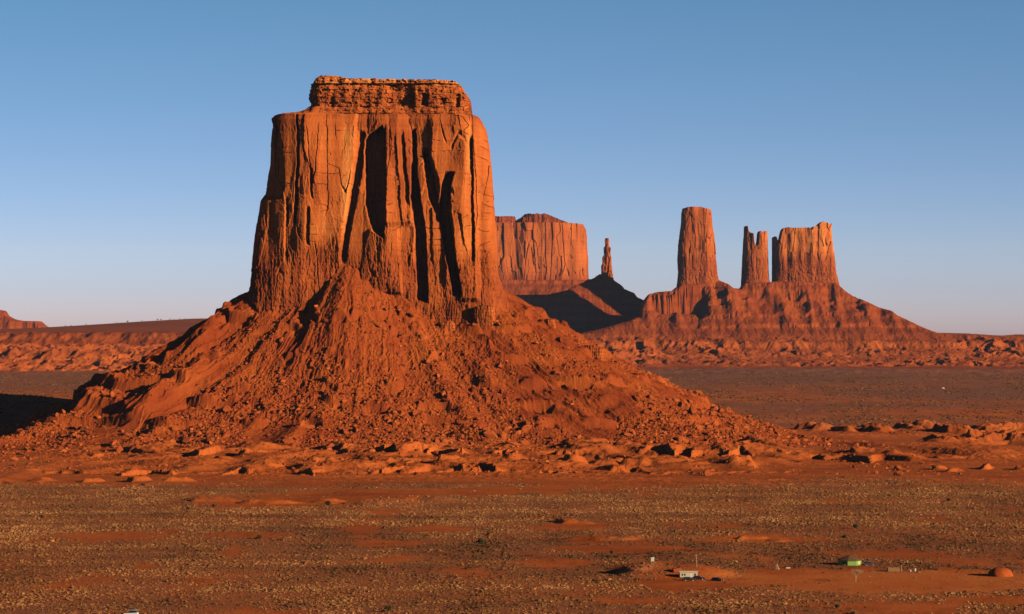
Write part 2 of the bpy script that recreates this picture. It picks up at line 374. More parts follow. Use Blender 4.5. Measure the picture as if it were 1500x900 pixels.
# ------------------------------------------------------------------ the great butte
BY, BS = 2300.0, 0.575
BX = (545 - CX) * BS
butte = link('sandstone_butte', None); butte.location = (0, 0, 0)
tag(butte, 'huge flat-topped red sandstone butte rising from a cone of rubble in the foreground', 'butte')
ROWS = [(500, 340, 770), (460, 356, 752), (440, 364, 742), (420, 366, 735), (400, 367, 728), (375, 369, 727), (345, 372, 726), (310, 378, 723), (255, 385, 721), (240, 388, 720), (210, 389, 717), (190, 391, 713), (180, 393, 709), (172, 395, 705), (166, 400, 699)]
def butte_disp(px, py, a, front):
    D = 0.0
    x = px + 1.3 * perlin(py / 40, px / 120, 3) + .5 * perlin(py / 11, px / 40, 4) + .25 * np.sign(perlin(py / 7, px / 25, 5))
    # big buttress relief
    D = D + 2.2 * perlin(x / 42, py / 400, 11) * ss(440, 380, py)
    D = D + groove(x, py, [(165, 440), (330, 440), (430, 440)], [(165, 524), (230, 522), (320, 508), (400, 498)], 160, 372, 4.0, 14, 3, 20)
    D = D + groove(x, py, [(165, 520), (200, 529), (260, 519), (320, 511), (378, 501), (400, 499)], [(165, 528), (200, 537), (260, 529), (320, 518), (400, 504)], 196, 384, -7.0, 2, 3, 6)
    D = D + groove(x, py, [(178, 566), (186, 561), (198, 543), (206, 538), (230, 536), (300, 538), (325, 544), (340, 549), (352, 566)], [(180, 560), (197, 566), (240, 565), (262, 566), (280, 568), (345, 565)], 180, 352, -17, 2, .9, 4)
    D = D + groove(x, py, [(330, 545), (360, 536), (430, 528)], [(330, 584), (380, 588), (430, 590)], 338, 430, 4.5, 3, 2, 3)
    D = D + groove(x, py, [(160, 567), (400, 568)], [(160, 604), (250, 605), (340, 606), (400, 606)], 186, 330, 3.0, 1, 4, 5)
    D = D + groove(x, py, [(190, 588), (250, 592), (300, 596)], [(190, 592), (250, 597), (300, 602)], 200, 300, -4.5, 1, 1, 10)
    D = D + groove(x, py, [(190, 605), (260, 605), (290, 604), (340, 609), (431, 612)], [(190, 611), (250, 611), (290, 618), (340, 624), (431, 628)], 195, 440, -14, 1.5, 1.0, 6)
    D = D + groove(x, py, [(230, 621), (260, 624), (290, 630), (315, 640)], [(230, 628), (260, 636), (290, 643), (318, 646)], 222, 322, -12, 1.5, 1.0, 5)
    D = D + groove(x, py, [(230, 612), (300, 614)], [(230, 623), (262, 626), (290, 618)], 236, 288, 5, 1.5, 1.5, 5)
    D = D + groove(x, py, [(180, 632), (230, 630), (260, 640), (320, 652)], [(180, 700), (260, 700), (420, 700)], 176, 420, 5.0, 4, 6, 14)
    D = D + groove(x, py, [(256, 652), (275, 648), (320, 645), (345, 649), (380, 655), (425, 664)], [(250, 668), (262, 663), (285, 660), (320, 660), (345, 664), (380, 668), (425, 676)], 256, 432, -16, 1.5, 1.0, 4)
    D = D + groove(x, py, [(250, 664), (285, 661), (345, 665), (430, 676)], [(250, 690), (300, 696), (430, 702)], 256, 440, 5.5, 1, 4, 4)
    D = D + groove(x, py, [(190, 687), (300, 690), (400, 692)], [(190, 691), (300, 694), (400, 696)], 205, 380, -6, 1, 1, 8)
    D = D + groove(x, py, [(160, 436), (240, 438), (280, 434), (320, 432)], [(160, 439), (240, 442), (280, 439), (330, 435)], 168, 330, -6, 1, 1, 4)
    D = D + groove(x, py, [(300, 451), (360, 452)], [(300, 456), (360, 457)], 306, 358, -5, 1, 1, 4)
    D = D + groove(x, py, [(240, 456), (300, 458)], [(240, 460), (300, 461)], 250, 290, -4, 1, 1, 4)
    D = D + groove(x, py, [(160, 380), (300, 380)], [(165, 398), (200, 412), (235, 418), (270, 419), (290, 416), (300, 408)], 176, 290, -8, 3, 2, 6)
    D = D + groove(x, py, [(290, 420), (400, 420)], [(290, 424), (400, 425)], 296, 380, -5, 1, 1, 10)
    # slabs: cells with an offset and a tilt each
    low = ss(350, 396, py + 9 * perlin(px / 26, 0.5, 6))
    f1, f2, cid, ox, oy = worley(x / 21, py / 150, 12)
    D = D + (1 - .6 * low) * ((cid - .5) * 2.2 + ox * ((cid * 7 % 1) - .40) * 7.0)
    msk = .12 + .75 * ss(.0, .40, perlin(px / 45, py / 70, 124) + .25 * low)
    f1, f2, cid, ox, oy = worley(x / 8 + .35 * np.floor(py / 37), py / 44, 14)
    D = D + msk * ((cid - .5) * 1.2 + ox * ((cid * 5 % 1) - .35) * 2.6 + oy * (cid - .6) * 1.8)
    f1, f2, cid, ox, oy = worley(x / 4.2, py / 15, 15)
    D = D + ss(.0, .45, perlin(px / 32, py / 50, 24) + .22 * low) * ((cid - .5) * .7 + ox * .6 + oy * ((cid * 3 % 1) - .6) * .8)
    # small fractures
    D = D - 1.8 * (1 - ss(0.0, 0.05, np.abs(perlin(x / 26, py / 200, 16)))) * ss(.05, .35, perlin(px / 30, py / 60, 17))
    D = D - 1.0 * (1 - ss(0.0, 0.05, np.abs(perlin(x / 40, py / 16, 25)))) * ss(.05, .3, perlin(px / 30, py / 40, 26)) * (1 - low)
    # thin-bedded fluted foot of the wall
    rib = ridged(x / 8.5 + .2 * perlin(py / 12, x / 9, 2), py / 90, 3, 18)
    bed = perlin(px / 60, py / 4.5, 20) + .6 * perlin(px / 24, py / 2.2, 21)
    D = D + low * (.3 * rib - .1 + .9 * (worley(x / 5.0, py / 30, 19)[2] - .5) + .7 * (worley(x / 2.6, py / 5, 119)[2] - .5) + .45 * bed * ss(-.3, .3, perlin(px / 40, py / 40, 121)))
    D = D + low * 4 * ss(375, 450, py)
    D = D + .16 * fbm(px / 3, py / 5, 3, 23)
    D = D - 1.5 * ss(176, 170, py)
    return np.where(front, D, D * .6)
def butte_tone(px, py, Z, front):
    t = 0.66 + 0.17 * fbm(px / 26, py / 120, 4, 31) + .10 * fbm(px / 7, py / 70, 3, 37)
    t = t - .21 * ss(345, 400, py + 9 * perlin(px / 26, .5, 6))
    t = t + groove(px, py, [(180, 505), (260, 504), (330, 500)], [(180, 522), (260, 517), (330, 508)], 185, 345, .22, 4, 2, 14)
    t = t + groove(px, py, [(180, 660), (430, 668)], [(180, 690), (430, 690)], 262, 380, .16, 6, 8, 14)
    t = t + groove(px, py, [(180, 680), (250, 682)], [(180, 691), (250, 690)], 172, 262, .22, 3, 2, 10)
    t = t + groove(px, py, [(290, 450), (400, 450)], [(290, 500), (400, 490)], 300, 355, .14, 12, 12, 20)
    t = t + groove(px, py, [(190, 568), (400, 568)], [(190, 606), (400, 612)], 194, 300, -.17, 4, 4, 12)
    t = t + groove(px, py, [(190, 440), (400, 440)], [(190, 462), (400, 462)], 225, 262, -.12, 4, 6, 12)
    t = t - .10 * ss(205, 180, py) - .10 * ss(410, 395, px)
    st = ridged(px / 4.5, py / 150, 3, 33); t = t - .07 * ss(.35, .75, st) * ss(-.1, .35, perlin(px / 35, py / 90, 34))
    return np.clip(t, 0.05, 1)
ztop_in = HC + (HY - 150) * BS * .975
def shoulder(xx, yy, k, z0):
    xr_ = (xx - (BX + 4)) / 86; side = ss(-.74, -.52, xr_) * ss(.98, .86, xr_)
    return z0 + (2.5 + (ztop_in - z0 - 2.5) * side) * np.clip((1.0 - k - .03) / .17, 0, 1) ** .9 + 2.2 * fbm(xx / 7, yy / 5, 4, 44) * (k < .999)
ring_block('cliff_wall', BY, ROWS, [(300, 167), (410, 167), (450, 168), (690, 169), (800, 172)], HC + (HY - 500) * BS, 72, 280, butte_disp, butte_tone, M_rock, butte, 800, 240, 430, 7.5, topz=shoulder, capn=30)

CAPR = [(172, 450, 690), (165, 451, 689), (160, 452, 688), (150, 453, 687), (140, 450, 686), (130, 450, 681), (125, 455, 674), (118, 462, 669), (112, 468, 667)]
def cap_disp(px, py, a, front):
    lay = np.floor(py / 3.1 + .8 * perlin(px / 60, .3, 151)); lh = _h(lay, lay * 0 + 3, 152)
    blk = np.floor(px / (5 + 5 * lh) + lh * 9 + .5 * perlin(px / 9, lay, 155)); bh = _h(blk, lay, 153)
    w2 = worley(px / 3.2, py / 2.6, 52)
    D = (bh - .5) * 2.2 + (lh - .5) * 1.8 + (w2[2] - .5) * 1.4 + 3.5 * perlin(px / 30, .5, 53) + 1.6 * perlin(px / 9, py / 20, 54)
    D = D - 1 * ss(.25, .5, perlin(px / 13, py / 13, 156))
    led = itp(py, [(110, 1.0), (124, 1.5), (126, -1.2), (141, -.5), (143, .8), (158, -.8), (172, 2.5)])
    D = D + led * 1.6
    D = D + groove(px, py, [(120, 572), (160, 570)], [(120, 606), (160, 606)], 128, 160, -5, 5, 5, 5)
    D = D + groove(px, py, [(120, 620), (160, 618)], [(120, 629), (160, 627)], 140, 158, -5, 2, 2, 3)
    D = D + groove(px, py, [(120, 668), (160, 668)], [(120, 674), (160, 673)], 138, 158, -4, 2, 2, 3)
    return D
def cap_tone(px, py, Z, front):
    t = .60 + .16 * fbm(px / 14, py / 5, 3, 55) + .16 * (worley(px / 4, py / 3, 52)[2] - .5) + .12 * (_h(np.floor(py / 2.2), np.floor(py / 2.2), 157) - .5)
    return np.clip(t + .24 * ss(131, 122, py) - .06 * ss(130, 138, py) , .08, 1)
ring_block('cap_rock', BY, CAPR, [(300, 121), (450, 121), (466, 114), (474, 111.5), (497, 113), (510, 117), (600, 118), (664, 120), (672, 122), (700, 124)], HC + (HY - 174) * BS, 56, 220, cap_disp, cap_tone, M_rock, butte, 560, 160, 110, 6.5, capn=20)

# rubble cone of the great butte
hR = [(150, 70), (175, 65), (190, 62), (225, 40), (255, 20), (270, 10), (305, -10), (355, -40), (415, -70), (495, -110), (535, -125), (605, -148), (700, -165)]
hL = [(150, 72), (175, 66), (205, 50), (225, 30), (255, 10), (305, -20), (355, -50), (395, -68), (427, -76), (437, -94), (545, -140), (600, -152), (660, -166)]
hF = [(100, 84), (118, 70), (128, 56), (180, 2), (250, -68), (300, -98), (360, -128), (410, -147), (450, -164)]
hB = [(150, 66), (480, 44), (560, -10), (700, -90), (800, -140), (880, -168)]
def cone_prof(pts, r): return (itp(r / BS, pts) + 156) * BS
SPURS = [  # plan polylines of ribs that run down the slope: ((px at axis scale, metres in front of axis), ...), height, left width, right width
    ([(352, 40), (325, 70), (305, 95)], 12, 7, 20), ([(330, 95), (296, 135), (262, 165)], 9, 6, 24), ([(275, 60), (225, 90), (165, 112), (150, 118)], 9, 6, 26), ([(290, 120), (258, 150), (252, 165)], 13, 5, 24),
    ([(200, 110), (150, 140), (100, 160)], 5, 5, 14), ([(140, 150), (80, 172), (10, 185)], 4, 5, 12), ([(110, 165), (60, 180), (25, 190)], 4, 5, 12), ([(300, 175), (262, 205), (240, 222)], 6, 5, 16), ([(500, 75), (505, 150), (470, 220)], 6, 22, 26), ([(380, 195), (350, 222), (330, 236)], 5, 5, 14), ([(470, 200), (460, 225), (455, 240)], 7, 5, 20),
    ([(700, 100), (715, 130), (725, 150)], 7, 10, 12), ([(640, 90), (680, 160), (700, 230)], 4, 14, 22), ([(800, 60), (900, 130), (960, 180)], 4, 20, 30)]
def seg_ridge(x, y, pts, h, wl, wr):
    best = np.full(x.shape, 1e9); sgn = np.zeros(x.shape); tt = np.zeros(x.shape); n = len(pts) - 1
    for i in range(n):
        ax, ay = (pts[i][0] - CX) * BS, BY - pts[i][1]; bx, by = (pts[i + 1][0] - CX) * BS, BY - pts[i + 1][1]
        dx, dy = bx - ax, by - ay; l2 = dx * dx + dy * dy
        t = np.clip(((x - ax) * dx + (y - ay) * dy) / l2, 0, 1)
        qx, qy = x - ax - t * dx, y - ay - t * dy; d = np.hypot(qx, qy); m = d < best
        best = np.where(m, d, best); sgn = np.where(m, qx * (-dy) - qy * (-dx), sgn); tt = np.where(m, (i + t) / n, tt)
    w = np.where(sgn > 0, wl, wr) if pts[-1][1] > pts[0][1] else np.where(sgn < 0, wl, wr)
    w = np.where(x < (np.interp(0.5, [0, 1], [pts[0][0], pts[-1][0]]) - CX) * BS - 0 * x, w, w)
    return h * np.exp(-(best / w) ** 1.6) * ss(-.02, .25, tt + .02) * (1 - .5 * ss(.7, 1, tt))
def talus_z(X, Y):
    dx, dy = X - BX, Y - BY
    th = np.arctan2(dy, dx); r = np.hypot(dx, dy)
    r = r * (1 + .05 * perlin(th * 3.2, .2, 61) + .035 * perlin(th * 9, .7, 62))
    c, s = np.cos(th), np.sin(th)
    wr, wl, wf, wb = np.maximum(c, 0) ** 2, np.maximum(-c, 0) ** 2, np.maximum(-s, 0) ** 2, np.maximum(s, 0) ** 2
    wr, wl, wf, wb = wr ** 1.7, wl ** 1.7, wf ** 1.7, wb ** 1.7; ws = wr + wl + wf + wb; wr, wl, wf, wb = wr / ws, wl / ws, wf / ws, wb / ws
    z = wr * cone_prof(hR, r) + wl * cone_prof(hL, r) + wf * cone_prof(hF, r) + wb * cone_prof(hB, r)
    # apron fan leaning on the wall
    ax = (512 - CX) * BS; z = z + 17 * np.exp(-((X - ax) / 22) ** 2) * np.exp(-((Y - (BY - 80)) / 40) ** 2) * (dy < 0)
    z = z - 9 * np.exp(-((X - (655 - CX) * BS) / 26) ** 2) * np.exp(-((Y - (BY - 80)) / 36) ** 2)
    mid = ss(4, 40, z) * (1 - .4 * ss(110, 140, z))
    # gullies fanning downhill
    rn = r / BS
    # ledges of hard beds, broken along the slope
    def ledge(z, z0, hh, m): 
        up = z0 + hh; k = 1.6
        zz = np.where((z > z0 - hh * k) & (z < up), np.where(z < z0, z0 - hh * k + (z - (z0 - hh * k)) * .55 , z), z)
        t = np.clip((z - (z0 - hh * 1.2)) / (hh * 2.4), 0, 1)
        st = z0 - hh * 1.2 + hh * 2.4 * (t + .42 * np.tanh((t - .5) * 14) * (1 - np.abs(2 * t - 1)) )
        inside = (z > z0 - hh * 1.2) & (z < z0 + hh * 1.2)
        return np.where(inside, z + (st - z) * m, z)
    br = perlin(th * 7, rn / 300, 63)
    for z0, hh, sd, off in ((104, 5, 64, -.06), (92, 4, 65, -.12), (70, 4.5, 66, -.2), (47, 5.5, 67, -.08), (33, 5, 68, -.06), (20, 4, 69, -.1)):
        zo = z0 + 6 * perlin(th * 2.5, z0, 70)
        z = ledge(z, zo, hh, ss(.0, .30, perlin(th * 11 + z0, .4, sd) + off + .12 * ss(.4, .7, np.abs(c)) + .25 * perlin(X / 12, Y / 12, sd + 1)))
    for pts, h, a, b in SPURS: z = z + seg_ridge(X, Y, pts, h * .62, a * .9, b * .8)
    return z, th, rn, mid
def talus_detail(X, Y, z, th, rn, mid):
    wx, wy = X + 7 * fbm(X / 20, Y / 20, 3, 171), Y + 7 * fbm(X / 20, Y / 20, 3, 172)
    th2 = np.arctan2(wy - BY, wx - BX)
    gul = ridged(th2 * 11 + .25 * perlin(rn / 120, th * 4, 71), rn / 380, 2, 72) + .6 * ridged(th2 * 34, rn / 300, 2, 172) * ss(150, 240, rn)
    fan = ss(-40, 25, X - (478 - CX) * BS + 12 * perlin(Y / 30, .5, 175)) * ss(150, 90, X - (545 - CX) * BS) * (Y < BY)
    rub = ss(-.25, .20, perlin(th * 3.1, rn / 160, 73) + .30 * ss(110, 20, z) - .10 + .3 * perlin(X / 25, Y / 25, 173) + .35 * fan)   # rubble fans against smoother earth
    up = ss(150, 100, z)
    z = z + mid * (.35 + .65 * up) * (1 - .65 * rub) * 5.0 * (gul - .5)
    z = z + mid * (1.0 * fbm(X / 18, Y / 18, 4, 74) + .6 * np.maximum(0, ridged(X / 11, Y / 11, 3, 174) - .45) * rub)
    lo = ss(1, 10, z)
    for sc_, amp, thr, sd in ((9.0, 2.0, .80, 75), (5.2, 2.0, .62, 76), (3.0, 1.6, .42, 176), (2.0, 1.1, .3, 276)):
        w = worley(X / sc_ + .25 * perlin(X / 3, Y / 3, sd + 5), Y / sc_ + .25 * perlin(X / 3, Y / 3, sd + 6), sd)
        z = z + lo * (.25 + .75 * rub) * amp * np.maximum(0, w[2] - thr) / (1 - thr) * (1 - ss(.18, .46, w[0])) * (.75 + .8 * (w[3] * (w[2] * 9 % 1 - .3) + w[4] * .5))
    z = z + lo * .40 * fbm(X / 2.6, Y / 2.6, 3, 77)
    return z, rub
def build_talus():
    xs = np.concatenate([np.arange(-620, 320, .75)]); ys = np.concatenate([np.arange(2030, 2330, .75), np.arange(2330, 2830, 3.0)])
    X, Y = np.meshgrid(xs, ys)
    z, th, rn, mid = talus_z(X, Y)
    z, rub = talus_detail(X, Y, z, th, rn, mid)
    g = G(X, Y, True)
    tone = .39 + .13 * fbm(X / 40, Y / 40, 3, 78) + .06 * rub - .06 * ss(.2, .9, ridged(th * 16, rn / 420, 2, 72)) + .10 * (worley(X / 2.9, Y / 2.9, 76)[2] - .5) * rub
    tone = tone - .07 * np.sin(z / 3.0 + 2 * perlin(X / 60, Y / 60, 79)) * ss(.1, .4, perlin(th * 5, z / 30, 80))
    o = link('rubble_slope', height_mesh('rubble_slope', X, Y, z, {'tone': tone, 'veg': 0 * z}, z > g - 1.0), M_talus, butte)
    return X, Y, z, rub
TX, TY, TZ, TR = build_talus()
def slope_hit(px, py):
    """where the sight line through a photo pixel meets the rubble slope"""
    for Y in np.arange(2040, 2330, .75):
        X = (px - CX) * Y / F; iy = int(round((Y - 2030) / .75)); ix = int(round((X + 620) / .75))
        if 0 <= ix < TZ.shape[1] and iy < TZ.shape[0] and TZ[iy, ix] > HC + (HY - py) * Y / F: return X, Y
    return (px - CX) * BS, BY - 40
# beds of hard rock breaking through the slope
def crop_disp(px, py, a, front):
    w1 = worley(px / 5, py / 22, 351); w2 = worley(px / 2.4, py / 5, 352)
    return (w1[2] - .5) * .8 + w1[3] * .8 + (w2[2] - .5) * .8 + .8 * ridged(px / 7, py / 60, 2, 353) - .3
def crop_tone(px, py, Z, front): return np.clip(.50 + .14 * fbm(px / 9, py / 9, 3, 354) + .10 * (worley(px / 2.4, py / 5, 352)[2] - .5) + .07 * np.sin(py * 1.3), .05, 1)
CR = np.random.default_rng(12)
for (xa, xb, yt, yb) in ((692, 727, 448, 486), (796, 815, 468, 479), (846, 886, 507, 522), (640, 668, 470, 486)):
    hx_, hy_ = slope_hit((xa + xb) / 2, yb); wd = xb - xa
    tops = [(xa - 20, yt + 6)] + [(xa + wd * k / 7, yt + CR.uniform(-2, 4) + (4 if k in (0, 7) else 0)) for k in range(8)] + [(xb + 20, yt + 6)]
    sB = hy_ + 9
    ring_block('rock_outcrop', sB, [(yb + 12, xa - 3, xb + 4), (yb, xa, xb), ((yt + yb) / 2, xa + .5, xb - 1), (yt, xa + 2, xb - 3)], tops, HC + (HY - yb - 10) * sB / F, 9, 34, crop_disp, crop_tone, M_rock, butte, int(60 + wd * 3), 40, int(30 + (yb - yt) * 2), 3.0, capn=6)
# ------------------------------------------------------------------ far formations
def tower_disp(S, seed, big=5.0, w=14.0, lowpy=None):
    def f(px, py, a, front):
        x = px + .5 * perlin(py / 18, px / 30, seed)
        D = big * .8 * perlin(x / w, py / 400, seed + 1)
        w1 = worley(x / (w * .75), py / (w * 5), seed + 3); D = D + (w1[2] - .5) * big * .5 + w1[3] * big * 1.3 * ((w1[2] * 7 % 1) - .45)
        w1 = worley(x / (w * .32), py / (w * 1.1), seed + 7); D = D + (w1[2] - .5) * big * .45 + w1[3] * big * .6 * ((w1[2] * 7 % 1) - .4) + w1[4] * big * .5 * ((w1[2] * 3 % 1) - .6)
        D = D - big * .6 * (1 - ss(0, .06, np.abs(perlin(x / (w * .8), py / 200, seed + 4)))) * ss(-.1, .3, perlin(px / 12, py / 30, seed + 5))
        if lowpy is not None:
            lo = ss(lowpy - 8, lowpy + 12, py); D = D * (1 - .45 * lo) + lo * big * .30 * (worley(x / 2.2, py / 2.6, seed + 6)[2] - .5)
        return np.where(front, D, D * .5)
    return f
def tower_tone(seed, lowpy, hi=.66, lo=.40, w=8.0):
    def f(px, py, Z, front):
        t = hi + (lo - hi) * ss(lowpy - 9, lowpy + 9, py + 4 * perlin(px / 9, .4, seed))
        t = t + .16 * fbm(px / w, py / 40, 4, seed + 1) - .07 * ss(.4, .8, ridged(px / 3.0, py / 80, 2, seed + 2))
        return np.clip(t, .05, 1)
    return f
def ridge_mesh(name, Yc, crest, prof, xr, step, seed, bad=0.0, tone0=.42, parent=None, back=260, mat=None, top_veg=0.0, flute=0.0, front=1000, prof2=None, blend=None, smooth=1.5, wobble=1.0):
    """crest: [(px, py)] skyline at depth Yc; prof: [(metres in front of the crest line, height)] of the slope"""
    S = Yc / F
    xs = np.arange((xr[0] - CX) * S, (xr[1] - CX) * S, step); ys = np.arange(Yc - front, Yc + back, step)
    X, Y = np.meshgrid(xs, ys)
    zc = HC + (HY - itp(CX + X / S, crest)) * S
    t = Yc - Y; wob = 26 * fbm(X / 120, Y / 300, 3, seed) + 10 * fbm(X / 34, Y / 80, 3, seed + 1)
    tt = t + wob * wobble
    p = np.where(t > 0, itp(tt, prof), itp(-t * 1.3, prof))
    if prof2 is not None:
        k = np.clip(itp(CX + X / S, blend) + .5 * perlin(X / 45, Y / 200, seed + 21), 0, 1); p = p * (1 - k) + np.where(t > 0, itp(tt, prof2), itp(-t * 1.3, prof2)) * k
    za = zc + 1.2 * fbm(X / 14, Y / 14, 3, seed + 2); ks = smooth
    z = np.minimum(za, p) - ks * np.log1p(np.exp(-np.abs(za - p) / ks)) * ss(0, 30, p)
    # fluted scarps
    sl_ = np.clip(-np.gradient(p, axis=0) / step, -2, 2); steep = ss(.7, 1.4, np.abs(sl_))
    z = z - steep * flute * (.6 * ss(.1, .8, ridged(X / 15 + .5 * perlin(X / 50, .5, seed + 31), Y / 120, 3, seed + 3)) + .9 * ss(-.1, .4, perlin(X / 34, Y / 200, seed + 32))) * ss(-.4, .2, perlin(X / 80, .2, seed + 33))
    gul = ridged(X / 26 + 0.2 * perlin(Y / 90, X / 60, seed + 4), Y / 170, 4, seed + 5)
    bz = ss(95, 60, z) * ss(0, 14, z)
    z = z + ss(2, 20, z) * (zc - z > 3) * 2.2 * (gul - .3) * (1 - bz * .5)
    rg = ridged(X / 75 + .4 * perlin(X / 40, Y / 40, seed + 8), Y / 110, 4, seed + 6); bl = fbm(X / 42, Y / 60, 4, seed + 7)
    z = z + bz * bad * (1.1 * rg - .5 + .7 * bl) * (.35 + .9 * ss(-.3, .3, perlin(X / 210, Y / 160, seed + 34)))
    z = z + 1.6 * fbm(X / 9, Y / 9, 3, seed + 9) * ss(0, 10, z)
    g = G(X, Y, False)
    strata = np.sin(z / 4.2 + 1.2 * perlin(X / 90, Y / 90, seed)) * .05
    tone = tone0 + .10 * fbm(X / 70, Y / 70, 3, seed + 10) + strata + .10 * bz * (bad > 0)
    veg = top_veg * ss(3, -3, zc - z - 2) + 0 * z
    return link(name, height_mesh(name, X, Y, z, {'tone': tone, 'veg': veg}, z > g - 3), mat or M_far, parent)

# far mesa behind the butte
MY = 9600.0
mesa = link('mesa', None); tag(mesa, 'broad distant flat-topped mesa with streaked cliffs, half hidden behind the big butte', 'mesa')
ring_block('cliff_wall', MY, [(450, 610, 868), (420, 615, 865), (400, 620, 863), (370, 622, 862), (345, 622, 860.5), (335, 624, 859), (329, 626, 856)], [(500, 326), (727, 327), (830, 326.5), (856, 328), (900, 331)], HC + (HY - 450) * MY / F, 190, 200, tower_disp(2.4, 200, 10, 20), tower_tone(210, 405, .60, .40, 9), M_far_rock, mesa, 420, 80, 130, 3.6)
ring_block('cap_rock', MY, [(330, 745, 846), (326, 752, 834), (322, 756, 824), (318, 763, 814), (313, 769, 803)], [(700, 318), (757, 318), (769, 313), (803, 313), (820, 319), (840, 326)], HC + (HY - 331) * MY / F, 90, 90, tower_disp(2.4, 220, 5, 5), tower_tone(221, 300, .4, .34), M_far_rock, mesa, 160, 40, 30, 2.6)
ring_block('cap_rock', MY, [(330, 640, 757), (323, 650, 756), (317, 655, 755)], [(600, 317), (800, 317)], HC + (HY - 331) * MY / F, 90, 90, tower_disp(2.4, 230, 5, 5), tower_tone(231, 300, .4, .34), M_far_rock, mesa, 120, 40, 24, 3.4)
ridge_mesh('rubble_slope', MY - 150, [(560, 455), (640, 410), (865, 411), (880, 425), (930, 450), (990, 480), (1010, 489)], [(0, 290), (40, 285), (60, 262), (330, 130), (500, 60), (760, 0)], (540, 1015), 5.0, 240, 0, .42, mesa, 420, None, 0, 0, 800)

# spire on its dark hill
SY = 8357.0
spire = link('rock_spire', None); tag(spire, 'thin rock spire with a sunlit tip standing on a hill in deep shadow', 'rock spire')
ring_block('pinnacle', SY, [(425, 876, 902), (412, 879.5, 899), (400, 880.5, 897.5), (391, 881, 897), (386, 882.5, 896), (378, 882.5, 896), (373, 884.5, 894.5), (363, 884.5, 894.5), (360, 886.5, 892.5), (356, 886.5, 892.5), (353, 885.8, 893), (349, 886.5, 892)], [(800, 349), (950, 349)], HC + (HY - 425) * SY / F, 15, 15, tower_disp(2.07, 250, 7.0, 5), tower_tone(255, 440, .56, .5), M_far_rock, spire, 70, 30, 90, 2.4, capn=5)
ridge_mesh('shadowed_hill', SY, [(690, 436), (740, 432), (760, 433), (800, 432), (830, 426), (850, 416), (862, 409), (868, 407), (876, 402), (881, 400), (897, 402), (899, 411), (911, 419), (914, 424), (928, 430), (932, 436), (942, 440), (975, 455), (1000, 470)], [(0, 420), (8, 262), (60, 215), (150, 120), (240, 62), (400, 40), (520, 20), (640, 0)], (690, 1000), 3.6, 260, 8, .40, spire, 300, None, 0, 5, 720, None, None, 1.5, .2)

# the castle-like group on the right
CY_ = 8000.0
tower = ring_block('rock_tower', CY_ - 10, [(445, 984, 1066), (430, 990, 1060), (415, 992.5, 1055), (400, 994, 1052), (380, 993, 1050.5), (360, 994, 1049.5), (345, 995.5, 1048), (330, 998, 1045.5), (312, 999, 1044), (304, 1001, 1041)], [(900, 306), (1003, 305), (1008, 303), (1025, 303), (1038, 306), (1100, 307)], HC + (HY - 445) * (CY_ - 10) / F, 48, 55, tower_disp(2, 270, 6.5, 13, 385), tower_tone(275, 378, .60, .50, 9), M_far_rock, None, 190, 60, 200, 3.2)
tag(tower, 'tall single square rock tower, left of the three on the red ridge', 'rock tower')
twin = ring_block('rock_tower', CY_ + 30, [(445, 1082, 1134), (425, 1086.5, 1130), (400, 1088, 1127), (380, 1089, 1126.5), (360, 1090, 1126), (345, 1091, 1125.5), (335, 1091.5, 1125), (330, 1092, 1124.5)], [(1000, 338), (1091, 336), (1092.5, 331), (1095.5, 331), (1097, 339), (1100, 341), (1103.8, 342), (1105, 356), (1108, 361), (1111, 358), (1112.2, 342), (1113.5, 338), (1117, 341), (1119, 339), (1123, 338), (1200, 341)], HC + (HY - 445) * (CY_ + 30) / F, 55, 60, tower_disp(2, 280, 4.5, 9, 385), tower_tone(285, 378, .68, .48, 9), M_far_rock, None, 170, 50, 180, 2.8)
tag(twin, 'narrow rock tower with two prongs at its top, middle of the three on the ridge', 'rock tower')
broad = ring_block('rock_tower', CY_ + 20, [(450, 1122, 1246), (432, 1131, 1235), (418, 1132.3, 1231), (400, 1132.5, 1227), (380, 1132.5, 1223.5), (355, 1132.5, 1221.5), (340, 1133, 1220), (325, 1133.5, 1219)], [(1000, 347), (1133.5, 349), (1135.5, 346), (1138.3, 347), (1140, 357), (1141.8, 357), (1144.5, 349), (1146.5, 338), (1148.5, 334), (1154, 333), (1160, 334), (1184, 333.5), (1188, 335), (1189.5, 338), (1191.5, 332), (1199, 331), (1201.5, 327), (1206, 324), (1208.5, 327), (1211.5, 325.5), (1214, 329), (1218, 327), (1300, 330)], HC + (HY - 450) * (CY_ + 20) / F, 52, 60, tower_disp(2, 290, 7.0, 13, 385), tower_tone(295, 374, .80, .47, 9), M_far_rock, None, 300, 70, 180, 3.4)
tag(broad, 'broad ragged-topped rock block with pale upper half, right of the three on the ridge', 'rock tower')
